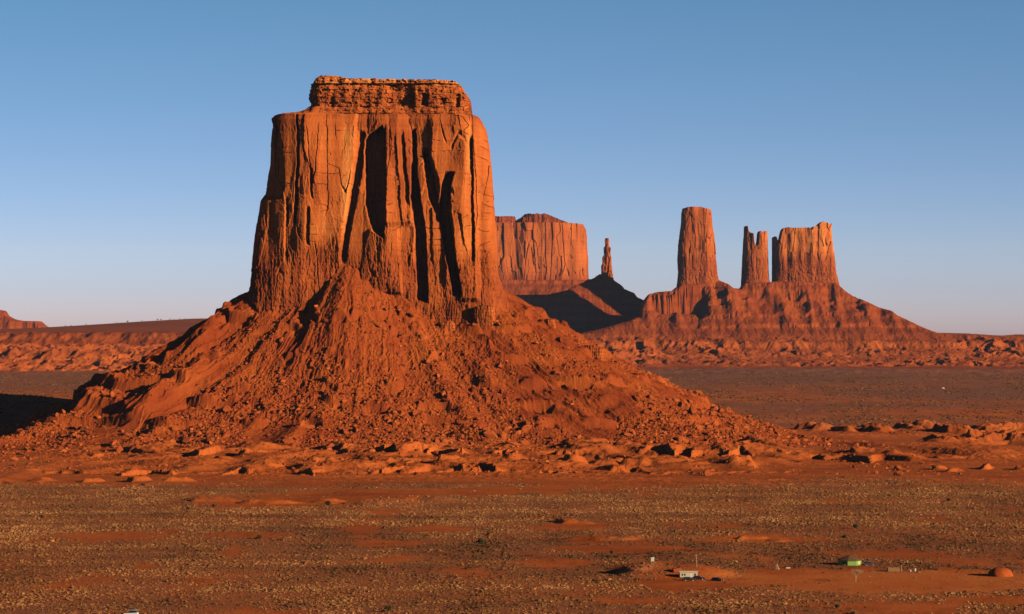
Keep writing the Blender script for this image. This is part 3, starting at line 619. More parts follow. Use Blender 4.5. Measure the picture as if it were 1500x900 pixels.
ridge_mesh('ridge', CY_, [(690, 534), (760, 516), (820, 497), (850, 489), (880, 482), (920, 470), (936, 463), (942, 442), (950, 432), (962, 428.5), (984, 427), (992, 420), (1000, 413), (1050, 409), (1058, 413), (1064, 416), (1072, 422.5), (1083, 424), (1090, 416), (1127, 414), (1140, 412), (1222, 415), (1232, 424), (1240, 431), (1250, 436), (1280, 451), (1296, 456), (1304, 463), (1320, 471), (1340, 482), (1355, 488), (1400, 489), (1440, 492), (1476, 493), (1500, 490.5), (1560, 492), (1800, 494)],
           [(0, 250), (50, 232), (70, 200), (92, 150), (250, 100), (345, 72), (390, 68), (415, 52), (560, 26), (700, 10), (880, 0)], (690, 1800), 3.4, 300, 14, .42, None, 330, None, 0, 13, 1000, [(0, 272), (50, 246), (54, 236), (110, 206), (116, 190), (170, 160), (178, 146), (230, 124), (238, 110), (345, 76), (390, 70), (420, 50), (560, 26), (700, 10), (880, 0)], [(900, 0), (1010, 0.1), (1070, .75), (1140, .7), (1180, .95), (1250, .9), (1400, .2)], 5.0).name = 'hills'
bpy.data.objects['hills']['kind'] = 'structure'

# low cliffs and grey brushy plateau on the left
def left_hills():
    xs = np.arange(-2600, -700, 4.2)
    ys = np.concatenate([np.arange(6350, 7500, 4.2), np.arange(7500, 9600, 18)])
    X, Y = np.meshgrid(xs, ys)
    w = Y + 60 * fbm(X / 150, Y / 400, 3, 300) + 22 * fbm(X / 45, Y / 80, 3, 301)
    z = itp(w, [(6480, -3), (6560, 1), (6700, 10), (6830, 22), (6900, 44), (6980, 52), (7060, 60), (7120, 62), (7150, 72), (7210, 92), (7300, 97), (7600, 102)])
    px = CX + X * F / 9000
    ct = HC + (HY - itp(px, [(-400, 486), (0, 483), (80, 481), (150, 476), (220, 471), (290, 467), (400, 466)])) * 9000 / F
    z = z + ss(7300, 9000, Y) * (ct - 102)
    bz = ss(6500, 6600, Y) * ss(7140, 7050, Y)
    z = z + bz * 15 * (1.1 * ridged(X / 60 + .4 * perlin(X / 40, Y / 40, 303), Y / 100, 4, 304) - .5 + .9 * fbm(X / 45, Y / 60, 4, 305))
    z = z + ss(7060, 7140, w) * ss(7300, 7240, w) * 6 * (ridged(X / 48, Y / 220, 3, 306) - .4)
    z = z + 1.4 * fbm(X / 10, Y / 10, 3, 307) * ss(7400, 7000, Y)
    tone = .44 + .12 * fbm(X / 70, Y / 70, 3, 308) + .06 * np.sin(z / 4) + .10 * bz
    veg = .42 * ss(7230, 7330, w) * (.8 + .9 * fbm(X / 30, Y / 160, 4, 309))
    o = link('hills', height_mesh('hills', X, Y, z, {'tone': tone, 'veg': np.clip(veg, 0, 1)}, z > G(X, Y, False) - 2), M_far); tag(o, kind='structure')
    return X, Y, z
LHX, LHY, LHZ = left_hills()
fm = link('mesa', None); tag(fm, 'small far mesa cut by the left edge, low red cliff around its foot', 'mesa')
ridge_mesh('mesa_slope', 10300.0, [(-260, 452), (-20, 452), (6, 455), (9, 458), (11, 463), (20, 468), (32, 470.5), (57, 471), (60, 474), (66, 479), (78, 484), (90, 488)], [(0, 260), (30, 190), (60, 150), (90, 138), (112, 100), (260, 60), (420, 0)], (-260, 100), 4.0, 320, 0, .40, fm, 260, None, 0, 10, 430)
# ------------------------------------------------------------------ small mesh builder
class MB:
    def __init__(s): s.v = []; s.f = []
    def add(s, vs, fs):
        n = len(s.v); s.v += [tuple(v) for v in vs]; s.f += [tuple(n + i for i in f) for f in fs]
    def box(s, x0, y0, z0, x1, y1, z1):
        s.add([(x0, y0, z0), (x1, y0, z0), (x1, y1, z0), (x0, y1, z0), (x0, y0, z1), (x1, y0, z1), (x1, y1, z1), (x0, y1, z1)],
              [(0, 3, 2, 1), (4, 5, 6, 7), (0, 1, 5, 4), (1, 2, 6, 5), (2, 3, 7, 6), (3, 0, 4, 7)])
    def prism(s, prof, y0, y1):                              # outline in x, z swept along y
        n = len(prof); s.add([(x, y0, z) for x, z in prof] + [(x, y1, z) for x, z in prof],
              [tuple(range(n)), tuple(range(2 * n - 1, n - 1, -1))] + [(i, n + i, n + (i + 1) % n, (i + 1) % n) for i in range(n)])
    def tube(s, p, q, r0, r1, n=6):
        p, q = Vector(p), Vector(q); d = (q - p).normalized(); a = d.orthogonal().normalized(); b = d.cross(a)
        ring = lambda c, r: [c + (a * math.cos(2 * math.pi * k / n) + b * math.sin(2 * math.pi * k / n)) * r for k in range(n)]
        s.add(ring(p, r0) + ring(q, r1), [tuple(range(n - 1, -1, -1)), tuple(range(n, 2 * n))] + [(k, (k + 1) % n, n + (k + 1) % n, n + k) for k in range(n)])
    def lathe(s, prof, n=16, cx=0, cy=0):
        vs = [(cx + r * math.cos(2 * math.pi * k / n), cy + r * math.sin(2 * math.pi * k / n), z) for r, z in prof for k in range(n)]
        fs = [(i * n + k, i * n + (k + 1) % n, (i + 1) * n + (k + 1) % n, (i + 1) * n + k) for i in range(len(prof) - 1) for k in range(n)]
        s.add(vs, fs + [tuple(range(n - 1, -1, -1)), tuple((len(prof) - 1) * n + k for k in range(n))])
    def build(s, name, mat, parent=None, smooth=False):
        me = bpy.data.meshes.new(name); me.from_pydata(s.v, [], s.f); me.update()
        if smooth: me.polygons.foreach_set('use_smooth', [True] * len(me.polygons))
        return link(name, me, mat, parent)
def thing(name, label, cat, loc, rz=0.0, group=None):
    o = link(name, None); o.location = loc; o.rotation_euler = (0, 0, math.radians(rz)); return tag(o, label, cat, group)
def gobj(px, py): return onground(px, py)

# ------------------------------------------------------------------ templates of stones and bushes
PHI = (1 + 5 ** .5) / 2
ICO_V = np.array([(-1, PHI, 0), (1, PHI, 0), (-1, -PHI, 0), (1, -PHI, 0), (0, -1, PHI), (0, 1, PHI), (0, -1, -PHI), (0, 1, -PHI), (PHI, 0, -1), (PHI, 0, 1), (-PHI, 0, -1), (-PHI, 0, 1)]) / math.sqrt(1 + PHI * PHI)
ICO_F = np.array([(0, 11, 5), (0, 5, 1), (0, 1, 7), (0, 7, 10), (0, 10, 11), (1, 5, 9), (5, 11, 4), (11, 10, 2), (10, 7, 6), (7, 1, 8), (3, 9, 4), (3, 4, 2), (3, 2, 6), (3, 6, 8), (3, 8, 9), (4, 9, 5), (2, 4, 11), (6, 2, 10), (8, 6, 7), (9, 8, 1)])
def subdiv(V, Fc):
    V = [tuple(v) for v in V]; cache = {}; out = []
    def mid(i, j):
        k = (min(i, j), max(i, j))
        if k not in cache:
            m = np.array(V[i]) + np.array(V[j]); m = m / np.linalg.norm(m); cache[k] = len(V); V.append(tuple(m))
        return cache[k]
    for a, b, c in Fc:
        x, y, z = mid(a, b), mid(b, c), mid(c, a); out += [(a, x, z), (b, y, x), (c, z, y), (x, y, z)]
    return np.array(V), np.array(out)
ICO1_V, ICO1_F = subdiv(ICO_V, ICO_F)
ICO2_V, ICO2_F = subdiv(ICO1_V, ICO1_F)
def rock_template(rng):
    """an angular block: a ball cut by random planes"""
    V = ICO2_V.copy() * 1.25
    for _ in range(11):
        n = rng.normal(size=3); n /= np.linalg.norm(n); d = rng.uniform(.55, .85)
        e = V @ n - d; V = V - np.where(e > 0, e, 0)[:, None] * n
    V *= np.array([rng.uniform(.8, 1.3), rng.uniform(.7, 1.0), rng.uniform(.6, .95)])
    return V + rng.normal(size=V.shape) * .015
def scatter_mesh(name, temps, faces, pos, scl, rot, tone, mat, attr='tone'):
    n = len(pos); k = len(temps); pick = RNG.integers(0, k, n); nv = len(temps[0])
    T = np.array(temps)[pick]                                            # n, nv, 3
    c, s_ = np.cos(rot)[:, None], np.sin(rot)[:, None]
    x = T[:, :, 0] * c - T[:, :, 1] * s_; y = T[:, :, 0] * s_ + T[:, :, 1] * c
    V = np.stack([x * scl[:, None, 0], y * scl[:, None, 1], T[:, :, 2] * scl[:, None, 2]], -1) + pos[:, None, :]
    Fc = (faces[None] + (np.arange(n) * nv)[:, None, None]).reshape(-1, 3)
    return link(name, raw_mesh(name, V.reshape(-1, 3), Fc, {attr: np.repeat(tone, nv)}), mat)

# boulders on the rubble slope and round its foot
M_boulder = rock_material('boulder_stone', 2.5, .5)
def bilinear(x, y):
    ix = np.clip(np.searchsorted(TX[0], x) - 1, 0, TX.shape[1] - 2); iy = np.clip(np.searchsorted(TY[:, 0], y) - 1, 0, TY.shape[0] - 2)
    return TZ[iy, ix], TR[iy, ix]
def boulders():
    n = 200000
    x = RNG.uniform(-560, 290, n); y = RNG.uniform(1740, 2330, n)
    z, rub = bilinear(x, y); g = G(x, y, True)
    on = (z > g - .5) & (y > 2033); zz = np.where(on, z, g)
    th = np.arctan2(y - BY, x - BX)
    clump = ss(-.15, .5, fbm(x / 22, y / 22, 3, 400) + .5 * rub - .1)
    foot = np.exp(-((zz - 10) / 30) ** 2)
    p = np.where(on, clump * (.25 + .75 * rub) * (.45 + .8 * foot), .14 * clump * (y > 2000) + .05 * clump) * (zz < 138)
    inside = np.hypot((x - BX) / 118, (y - BY) / 78) < 1
    keep = (RNG.uniform(0, 1, n) < p * .8) & ~inside
    x, y, zz = x[keep], y[keep], zz[keep]; n = len(x)
    size = .50 * (1 - RNG.uniform(0, .9985, n)) ** (-.38); size = np.minimum(size, 3.4)
    temps = [rock_template(RNG) for _ in range(10)]
    order = np.argsort(-size)
    big, small = order[:290], order[290:]
    rot = RNG.uniform(0, 6.28, n); sc = size[:, None] * RNG.uniform(.8, 1.2, (n, 3)); sc[:, 2] *= .9
    tone = np.clip(.45 + .10 * RNG.normal(size=n), .1, .95)
    pos = np.stack([x, y, zz + size * .18], 1)
    t1 = temps
    o = scatter_mesh('boulder_scatter', t1, ICO2_F, pos[small][:0], sc[small][:0], rot[small][:0], tone[small][:0], M_boulder) if False else None
    # low-poly stones for the many small ones
    lo_t = []
    for _ in range(12):
        V = ICO1_V.copy() * 1.2
        for _ in range(7):
            nn = RNG.normal(size=3); nn /= np.linalg.norm(nn); e = V @ nn - RNG.uniform(.5, .8); V = V - np.where(e > 0, e, 0)[:, None] * nn
        lo_t.append(V * np.array([RNG.uniform(.8, 1.3), RNG.uniform(.7, 1), RNG.uniform(.6, .95)]))
    o = scatter_mesh('rubble', lo_t, ICO1_F, pos[small], sc[small], rot[small], tone[small], M_boulder)
    tag(o, 'countless small broken stones strewn over the slope of the big butte', None, None, 'stuff')
    meshes = []
    for i, T in enumerate(temps):
        for tn in (.38, .50):
            me = raw_mesh('boulder', T, ICO2_F, {'tone': np.full(len(T), tn)}); me.materials.append(M_boulder); meshes.append(me)
    for q in big:
        o = bpy.data.objects.new('boulder', meshes[int(RNG.integers(0, len(meshes)))]); COL.objects.link(o)
        o.location = pos[q]; o.scale = sc[q]; o.rotation_euler = (RNG.uniform(-.4, .4), RNG.uniform(-.4, .4), rot[q])
        tag(o, 'angular red boulder, one of the larger ones strewn over the big butte\'s slope', 'boulder', 'boulders on the slope of the big butte')
    return meshes
BOULDER_MESHES = boulders()
# the one huge block low on the front slope
hx, hy = (716 - CX) * .5215, 2086.0
o = bpy.data.objects.new('boulder', BOULDER_MESHES[3]); COL.objects.link(o)
hz = float(bilinear(np.array([hx]), np.array([hy]))[0][0]); o.location = (hx, hy, hz + 2.0); o.scale = (6.5, 6, 6.5)
tag(o, 'biggest rounded block low on the front of the rubble slope', 'boulder')

# ground kept clear round the homestead's things
CLEAR = [(*gobj(*p)[:2], r) for p, r in (((1011, 836.5), 6), ((1009, 839.5), 4), ((1023.5, 838.5), 4), ((991.5, 834), 3), ((1051, 845), 4), ((1247, 828), 7), ((1273, 829.2), 4), ((1309, 838), 4), ((1330, 838), 5), ((1467, 843), 7), ((192, 902.5), 4), ((955.5, 826), 2), ((1138, 836), 3), ((1154, 834), 2))]
# sagebrush
M_sage = bpy.data.materials.new('sagebrush_leaves'); nt = nodes(M_sage)
ta = mk(nt, 'ShaderNodeAttribute', attribute_name='tone').outputs['Fac']
sc_ = ramp(nt, ta, [(0.0, (0.035, 0.022, 0.010)), (0.3, (0.11, 0.050, 0.020)), (0.55, (0.26, 0.104, 0.035)), (0.8, (0.43, 0.19, 0.060)), (1.0, (0.46, 0.24, 0.10))])
finish(nt, sc_, .9, None, .05)
def bush_template(rng, V0, F0):
    V = V0.copy() * rng.uniform(.45, 1.4, (len(V0), 1)); V[:, 2] = V[:, 2] * .62 + .35
    return V
def sage():
    N = 1050000
    # even spread over the near floor
    y = np.sqrt(RNG.uniform(800 ** 2, 2000 ** 2, N)); x = RNG.uniform(-1, 1, N) * (.255 * y + 20)
    c = cover(x, y)
    p = c * ss(2000, 1500, y) * (0.30 + .70 * ss(-.25, .35, fbm(x / 7, y / 14, 3, 410)))
    p = np.maximum(p, .010 * (y < 1900))
    keep = RNG.uniform(0, 1, N) < p * .95
    for (qx, qy, qr) in CLEAR:
        keep &= np.hypot(x - qx, y - qy) > qr
    x, y = x[keep], y[keep]; n = len(x)
    z = G(x, y)
    size = RNG.uniform(.18, .40, n) * (1 + 1.3 * RNG.uniform(0, 1, n) ** 6) * (1 + .5 * fbm(x / 28, y / 60, 2, 415))
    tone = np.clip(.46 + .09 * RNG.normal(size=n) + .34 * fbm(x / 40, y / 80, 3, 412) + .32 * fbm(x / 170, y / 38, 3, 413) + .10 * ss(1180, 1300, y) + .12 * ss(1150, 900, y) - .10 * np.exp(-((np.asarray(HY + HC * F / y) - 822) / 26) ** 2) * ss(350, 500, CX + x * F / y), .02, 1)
    pos = np.stack([x, y, z - .08], 1); rot = RNG.uniform(0, 6.28, n); sc = size[:, None] * RNG.uniform(.8, 1.25, (n, 3))
    lead = size * F / y; order = np.argsort(-lead)
    inview = np.abs(x) < .182 * y
    order = np.concatenate([order[inview[order]], order[~inview[order]]])
    # drop anything that would stand inside a building
    big, rest = order[:290], order[290:]
    temps = [bush_template(RNG, ICO_V, ICO_F) for _ in range(14)]
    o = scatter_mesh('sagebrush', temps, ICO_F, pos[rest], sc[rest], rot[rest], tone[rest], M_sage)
    tag(o, 'low dry sagebrush covering the red valley floor', None, None, 'stuff')
    # thin scrub on the far floor
    nf = 60000; yf = np.sqrt(RNG.uniform(2450 ** 2, 6300 ** 2, nf)); xf = RNG.uniform(-1, 1, nf) * .195 * yf
    kf = RNG.uniform(0, 1, nf) < .15 + .75 * ss(-.1, .3, fbm(xf / 120, yf / 300, 3, 420)); kf &= ~((np.hypot((xf - BX) / 460, (yf - 2450) / 420) < 1)); xf, yf = xf[kf], yf[kf]; zf = G(xf, yf, False)
    sf = RNG.uniform(.7, 1.7, len(xf)); o = scatter_mesh('scrub', temps, ICO_F, np.stack([xf, yf, zf], 1), np.stack([sf, sf, sf * .9], 1), RNG.uniform(0, 6.28, len(xf)), np.clip(.38 + .16 * RNG.normal(size=len(xf)), .02, 1), M_sage)
    tag(o, 'thin scrub dotted over the far valley floor behind the butte', None, None, 'stuff')
    meshes = []
    for tn in (.25, .42, .55, .70, .85):
        for _ in range(3):
            Vs, Fs, k0 = [], [], 0
            for _b in range(4):
                Vs.append((ICO_V * RNG.uniform(.5, 1.2, (12, 1))) * np.array([.5, .5, .4]) + np.array([RNG.uniform(-.4, .4), RNG.uniform(-.4, .4), RNG.uniform(.2, .4)])); Fs.append(ICO_F + k0); k0 += 12
            for _b in range(110):
                dv = RNG.normal(size=3); dv[2] = abs(dv[2]) * .8 + .15; dv /= np.linalg.norm(dv); b0 = np.array([RNG.uniform(-.3, .3), RNG.uniform(-.3, .3), .1]); sd = np.cross(dv, RNG.normal(size=3)); sd /= np.linalg.norm(sd); l = RNG.uniform(.65, 1.15)
                Vs.append(np.array([b0 + dv * l * .45, b0 + dv * l * .8 + sd * .07, b0 + dv * l, b0 + dv * l * .8 - sd * .07])); Fs.append(np.array([(0, 1, 2), (0, 2, 3)]) + k0); k0 += 4
            V = np.concatenate(Vs); Fc = np.concatenate(Fs)
            me = raw_mesh('sagebrush_tuft', V, Fc, {'tone': np.full(len(V), tn)}); me.materials.append(M_sage); meshes.append(me)
    for q in big:
        k = min(4, max(0, int(tone[q] * 5))) * 3 + int(RNG.integers(0, 3))
        o = bpy.data.objects.new('sagebrush_tuft', meshes[k]); COL.objects.link(o); o.location = pos[q]; o.scale = sc[q]; o.rotation_euler = (0, 0, rot[q])
        tag(o, 'low dry sagebrush tuft, one of the largest ones on the near plain', 'bush', 'largest sagebrush tufts of the near plain')
sage()

# dark junipers standing out from the sage: crown of leaf clumps on a short trunk
M_jun = plain('juniper_leaves', (0.035, 0.034, 0.014), .9, .5, 6, 0, .05); M_bark = plain('bark', (0.16, 0.09, 0.05), .95, .3, 8, 0, .05)
def juniper_mesh(seed):
    r = np.random.default_rng(seed); Vs, Fs = [], []; k = 0
    for _ in range(26):
        d = r.normal(size=3); d /= np.linalg.norm(d); d *= r.uniform(.45, .95); c = d * np.array([.8, .8, .62]) + np.array([0, 0, .95])
        V = ICO_V * r.uniform(.16, .34) * r.uniform(.7, 1.3, (12, 1)) + c; Vs.append(V); Fs.append(ICO_F + k); k += 12
    me = raw_mesh('crown', np.concatenate(Vs), np.concatenate(Fs)); me.materials.append(M_jun); return me
JM = [juniper_mesh(i) for i in range(4)]
tb = MB(); tb.tube((0, 0, -.2), (.05, 0, .9), .12, .07); tb.tube((.04, 0, .5), (.3, .1, .95), .06, .03); tb.tube((.04, 0, .45), (-.25, -.1, .9), .06, .03)
TRUNK = tb.build('trunk', M_bark).data; bpy.data.objects.remove(bpy.data.objects['trunk'])
def juniper(px, py, s, label, group=None, k=0, at_=None):
    X, Y, Z = at_ or gobj(px, py)
    t = thing('juniper', label, 'bush', (X, Y, Z), k * 67, group); t.scale = (s, s, s)
    link('crown', JM[k % 4], None, t); link('trunk', TRUNK, None, t)
for i, (px, py, s, lb) in enumerate((
    (704, 799, 1.9, 'dark round juniper alone in the middle of the brush, below the centre of the butte'),
    (1253, 775, 1.5, 'small dark juniper on the plain above the green house'),
    (1237, 790, 1.2, 'small dark juniper between the green house and the track behind it'),
    (380, 790, 1.2, 'dark juniper at the right end of a bare red patch on the left plain'),
    (481, 741, 1.6, 'dark juniper on the orange strip below the left foot of the butte'),
    (313, 744, 1.3, 'dark juniper near the left end of the bare strip below the butte'),
    (569, 897, 1.3, 'dark green juniper cut by the bottom edge, left of centre'),
    (1390, 736, 1.4, 'small dark juniper on the brown plain at the far right'),
    (896, 812, 1.0, 'small dark juniper on the bare earth left of the trailer'),
    (1226, 892, 1.0, 'small green juniper at the bottom edge under the bare tree'),
    (275, 748, 1.2, 'leftmost dark juniper below the left foot of the butte'))): juniper(px, py, s, lb, None, i)
# bushes along the skyline of the left plateau
r_ = np.random.default_rng(5)
for i, px in enumerate((96, 104, 126, 171, 187, 208, 231, 236, 249, 254, 263, 271)):
    Yp = 8800 + r_.uniform(-150, 150); Xp = (px - CX) * Yp / F
    q = np.argmin(np.abs(LHX[0] - Xp)); w = np.argmin(np.abs(LHY[:, 0] - Yp))
    juniper(0, 0, r_.uniform(2.0, 3.2), 'tiny dark bush along the skyline of the far plateau on the left', 'bushes on the left plateau', i, (Xp, Yp, float(LHZ[w, q])))

# ------------------------------------------------------------------ the homestead
M_cream = plain('cream_siding', (0.50, 0.40, 0.23), .8, .08, 1.5); M_white = plain('white_paint', (0.60, 0.54, 0.42), .7, .06, 2); M_green = plain('green_paint', (0.19, 0.34, 0.065), .8, .08, 1.5)
M_shingle = plain('brown_shingle', (0.16, 0.085, 0.04), .95, .3, 3, 0, .05); M_glass = plain('dark_glass', (0.02, 0.02, 0.03), .15, .2, 1, 0, .5); M_rust = plain('rusty_sheet', (0.30, 0.07, 0.025), .9, .25, 2, 0, .1)
M_car = plain('black_car_paint', (0.012, 0.012, 0.016), .3, .1, 1, 0, .5); M_tyre = plain('tyre_rubber', (0.015, 0.015, 0.015), .9, .2, 3); M_carw = plain('white_car_paint', (0.72, 0.70, 0.68), .35, .04, 1, 0, .5); M_lamp = plain('headlamp_glass', (.7, .68, .6), .2, .05, 1, 0, .5)
M_wood = plain('weathered_planks', (0.33, 0.17, 0.07), .95, .35, 4, 0, .05); M_pale = plain('pale_dry_wood', (0.50, 0.33, 0.18), .95, .2, 4, 0, .05); M_mud = plain('red_mud_plaster', (0.40, 0.085, 0.020), 1, .18, 1.2, 0, .02)
M_dark = plain('dark_tarp', (0.03, 0.025, 0.025), .8, .3, 3)

def wall_with_hole(mb, x0, x1, z0, z1, y0, y1, holes):       # holes: (xa, xb, za, zb), sorted
    cur = x0
    for a, b, c, d in holes:
        mb.box(cur, y0, z0, a, y1, z1); mb.box(a, y0, z0, b, y1, c); mb.box(a, y0, d, b, y1, z1); cur = b
    mb.box(cur, y0, z0, x1, y1, z1)
# cream trailer house: end wall with two windows to the left, long side to the right
X, Y, Z = gobj(1011, 836.5)
t = thing('trailer_house', 'small cream house with two dark windows, behind the black cars on the earth bank', 'house', (X, Y, Z), 4); t.scale = (.86, .86, .74)
w = MB(); wall_with_hole(w, -4.6, 3.0, 0, 2.35, -1.6, -1.5, [(-3.95, -3.25, .8, 1.75), (-2.9, -2.2, .8, 1.75), (-.1, .8, 0, 2.0), (1.5, 2.3, .9, 1.8)])
w.box(-4.6, 1.5, 0, 3.0, 1.6, 2.35); w.box(2.9, -1.5, 0, 3.0, 1.5, 2.35)
w.box(-4.6, -1.5, 0, -4.5, 1.5, 2.35)
w.build('wall', M_cream, t)
g = MB(); g.add([(-4.85, -1.85, 2.36), (-4.85, 1.85, 2.36), (-4.85, 0, 3.0), (3.25, -1.85, 2.36), (3.25, 1.85, 2.36), (3.25, 0, 3.0)], [(0, 2, 1), (3, 4, 5), (0, 3, 5, 2), (1, 2, 5, 4), (0, 1, 4, 3)]); g.build('roof', M_white, t)
for x0, x1 in ((-3.95, -3.25), (-2.9, -2.2)):
    m = MB(); m.box(x0, -1.56, .8, x1, -1.52, 1.75); m.build('window', M_glass, t)
m = MB(); m.box(1.5, -1.56, .9, 2.3, -1.52, 1.8); m.build('window', M_glass, t)
m = MB(); m.box(-.1, -1.57, 0, .8, -1.52, 2.0); d = m.build('door', M_white, t); m = MB(); m.tube((.68, -1.62, 1.0), (.68, -1.57, 1.0), .04, .04); m.build('handle', M_dark, d)
TRX, TRY, TRZ = X, Y, Z
# low rusty lean-to left of it
X, Y, Z = gobj(991.5, 834)
t = thing('lean_to', 'low rust-red shed with a sloping roof, left of the cream house', 'shed', (X, Y, Z), 10)
m = MB(); m.prism([(-1.5, 0), (1.5, 0), (1.5, 1.6), (-1.5, 1.15)], -1.1, 1.1); m.build('wall', M_rust, t); m = MB(); m.prism([(-1.7, 1.16), (-1.7, 1.24), (1.7, 1.75), (1.7, 1.66)], -1.3, 1.3); m.build('roof', M_rust, t)
# pole behind the house
X, Y, Z = gobj(1021, 832)
t = thing('utility_pole', 'tall leaning pale pole behind the cream house', 'pole', (X, Y, Z), 0); m = MB(); m.tube((0, 0, -.3), (-.35, 0, 5.0), .13, .09); m.build('pole', M_pale, t); m = MB(); m.box(-.9, -.06, 4.55, .25, .06, 4.68); m.build('crossbar', M_pale, t)
# privy
X, Y, Z = gobj(955.5, 826)
t = thing('outhouse', 'narrow white upright outhouse standing alone left of the cream house', 'outhouse', (X, Y, Z), 8)
m = MB(); m.box(-.62, -.62, 0, .62, .62, 2.0); m.build('wall', M_white, t); m = MB(); m.prism([(-.75, 2.0), (.75, 2.0), (.75, 2.22), (-.75, 2.08)], -.78, .78); m.build('roof', M_white, t); m = MB(); m.box(-.38, -.66, .05, .38, -.622, 1.8); d = m.build('door', M_cream, t); m = MB(); m.box(.24, -.69, .9, .3, -.66, 1.0); m.build('handle', M_dark, d)

def car(label, loc, rz, paint, tall=False, rack=False, group=None):
    t = thing('parked_car', label, 'car', loc, rz, group)
    h = .45 if tall else 0
    b = MB(); b.prism([(-2.25, .42), (2.2, .38), (2.28, .62), (2.2, .88), (1.15, .98), (-2.15, 1.0 + h * .3), (-2.3, .7)], -.86, .86); b.build('body', paint, t)
    c = MB()
    lo = [(-2.05, 1.0), (.95, .97)]; up = [(-1.75, 1.45 + h), (.25, 1.45 + h)]
    c.add([(-2.05, -.8, 1.01), (1.05, -.8, .985), (1.05, .8, .985), (-2.05, .8, 1.01), (-1.75, -.66, 1.45 + h), (.2, -.66, 1.47 + h), (.2, .66, 1.47 + h), (-1.75, .66, 1.45 + h)], [(0, 3, 2, 1), (0, 1, 5, 4), (1, 2, 6, 5), (2, 3, 7, 6), (3, 0, 4, 7), (4, 5, 6, 7)])
    c.build('windows', M_glass, t).name = 'glasshouse'
    r = MB(); r.add([(-1.85, -.70, 1.455 + h), (.3, -.70, 1.475 + h), (.3, .70, 1.475 + h), (-1.85, .70, 1.455 + h), (-1.7, -.62, 1.53 + h), (.15, -.62, 1.54 + h), (.15, .62, 1.54 + h), (-1.7, .62, 1.53 + h)], [(0, 3, 2, 1), (0, 1, 5, 4), (1, 2, 6, 5), (2, 3, 7, 6), (3, 0, 4, 7), (4, 5, 6, 7)]); r.build('roof', paint, t)
    for x in (-1.4, 1.4):
        for y in (-.80, .80):
            m = MB(); m.tube((x, y - .11, .34), (x, y + .11, .34), .34, .34, 14); wh = m.build('wheel', M_tyre, t); m = MB(); m.tube((x, y - .125, .34), (x, y + .125, .34), .19, .19, 10); m.build('rim', M_white, wh)
    for y in (-.6, .6):
        m = MB(); m.box(2.215, y - .16, .64, 2.30, y + .16, .78); m.build('headlight', M_lamp, t)
    if rack:
        m = MB()
        for y in (-.55, .55): m.tube((-1.5, y, 1.64 + h), (.0, y, 1.64 + h), .03, .03)
        for x in (-1.3, -.2): m.tube((x, -.6, 1.62 + h), (x, .6, 1.62 + h), .03, .03)
        m.build('roof_rack', M_dark, t)
    return t
X, Y, Z = gobj(1009, 839.5); car('black car parked nearest in front of the cream house', (X, Y, Z), 8, M_car)
X, Y, Z = gobj(1023.5, 838.5); car('black car parked further right in front of the cream house, behind the nearest one', (X, Y, Z), -4, M_car)
X, Y, Z = gobj(1051, 845); car('dark car standing alone on the earth bank right of the cream house', (X, Y, Z), -38, M_car)
X, Y, Z = gobj(1273, 829.2); car('dark car parked against the right side of the green house', (X, Y, Z), 15, M_car)
X, Y, Z = gobj(192, 902.5); car('white car with a roof rack, its roof just showing at the bottom edge', (X, Y, Z), 172, M_carw, True, True)

def oilbarrel(px, py, label, s=1.0, mat=None, group=None):
    X, Y, Z = gobj(px, py); o = MB(); o.lathe([(.29, 0), (.31, .02), (.30, .3), (.32, .31), (.30, .33), (.30, .6), (.32, .61), (.30, .63), (.31, .9), (.29, .92)], 14)
    b = o.build('barrel', mat or M_white); b.location = (X, Y, Z); b.scale = (s, s, s * 1.1); return tag(b, label, 'barrel', group)
def crate(px, py, label, a=.9, h=.6, mat=None, rz=12):
    X, Y, Z = gobj(px, py); t = thing('crate', label, 'crate', (X, Y, Z), rz)
    m = MB(); m.box(-a / 2, -a / 3, .04, a / 2, a / 3, h); m.build('box', mat or M_white, t); m = MB(); m.box(-a / 2 - .03, -a / 3 - .03, h, a / 2 + .03, a / 3 + .03, h + .06); m.build('lid', mat or M_white, t)
crate(1031.5, 841.3, 'small white box on the ground between the cars by the cream house', 1.0, .35)
crate(1154, 834, 'low white box standing right of the pole stack', 1.7, .6)

# stacked poles like a tent
X, Y, Z = gobj(1138, 836)
t = thing('pole_stack', 'cone of weathered poles leaning together like a tent, left of the white box', 'pole stack', (X, Y, Z), 0)
for k in range(22):
    a = k / 22 * 6.283 + random.uniform(-.1, .1); r = random.uniform(1.15, 1.6); h = random.uniform(2.3, 3.1)
    m = MB(); m.tube((r * math.cos(a), r * math.sin(a) * .9, -.05), (-.13 * r * math.cos(a) + random.uniform(-.12, .12), -.13 * r * math.sin(a), h), .13, .07); m.build('pole', M_wood if k % 3 else M_pale, t)

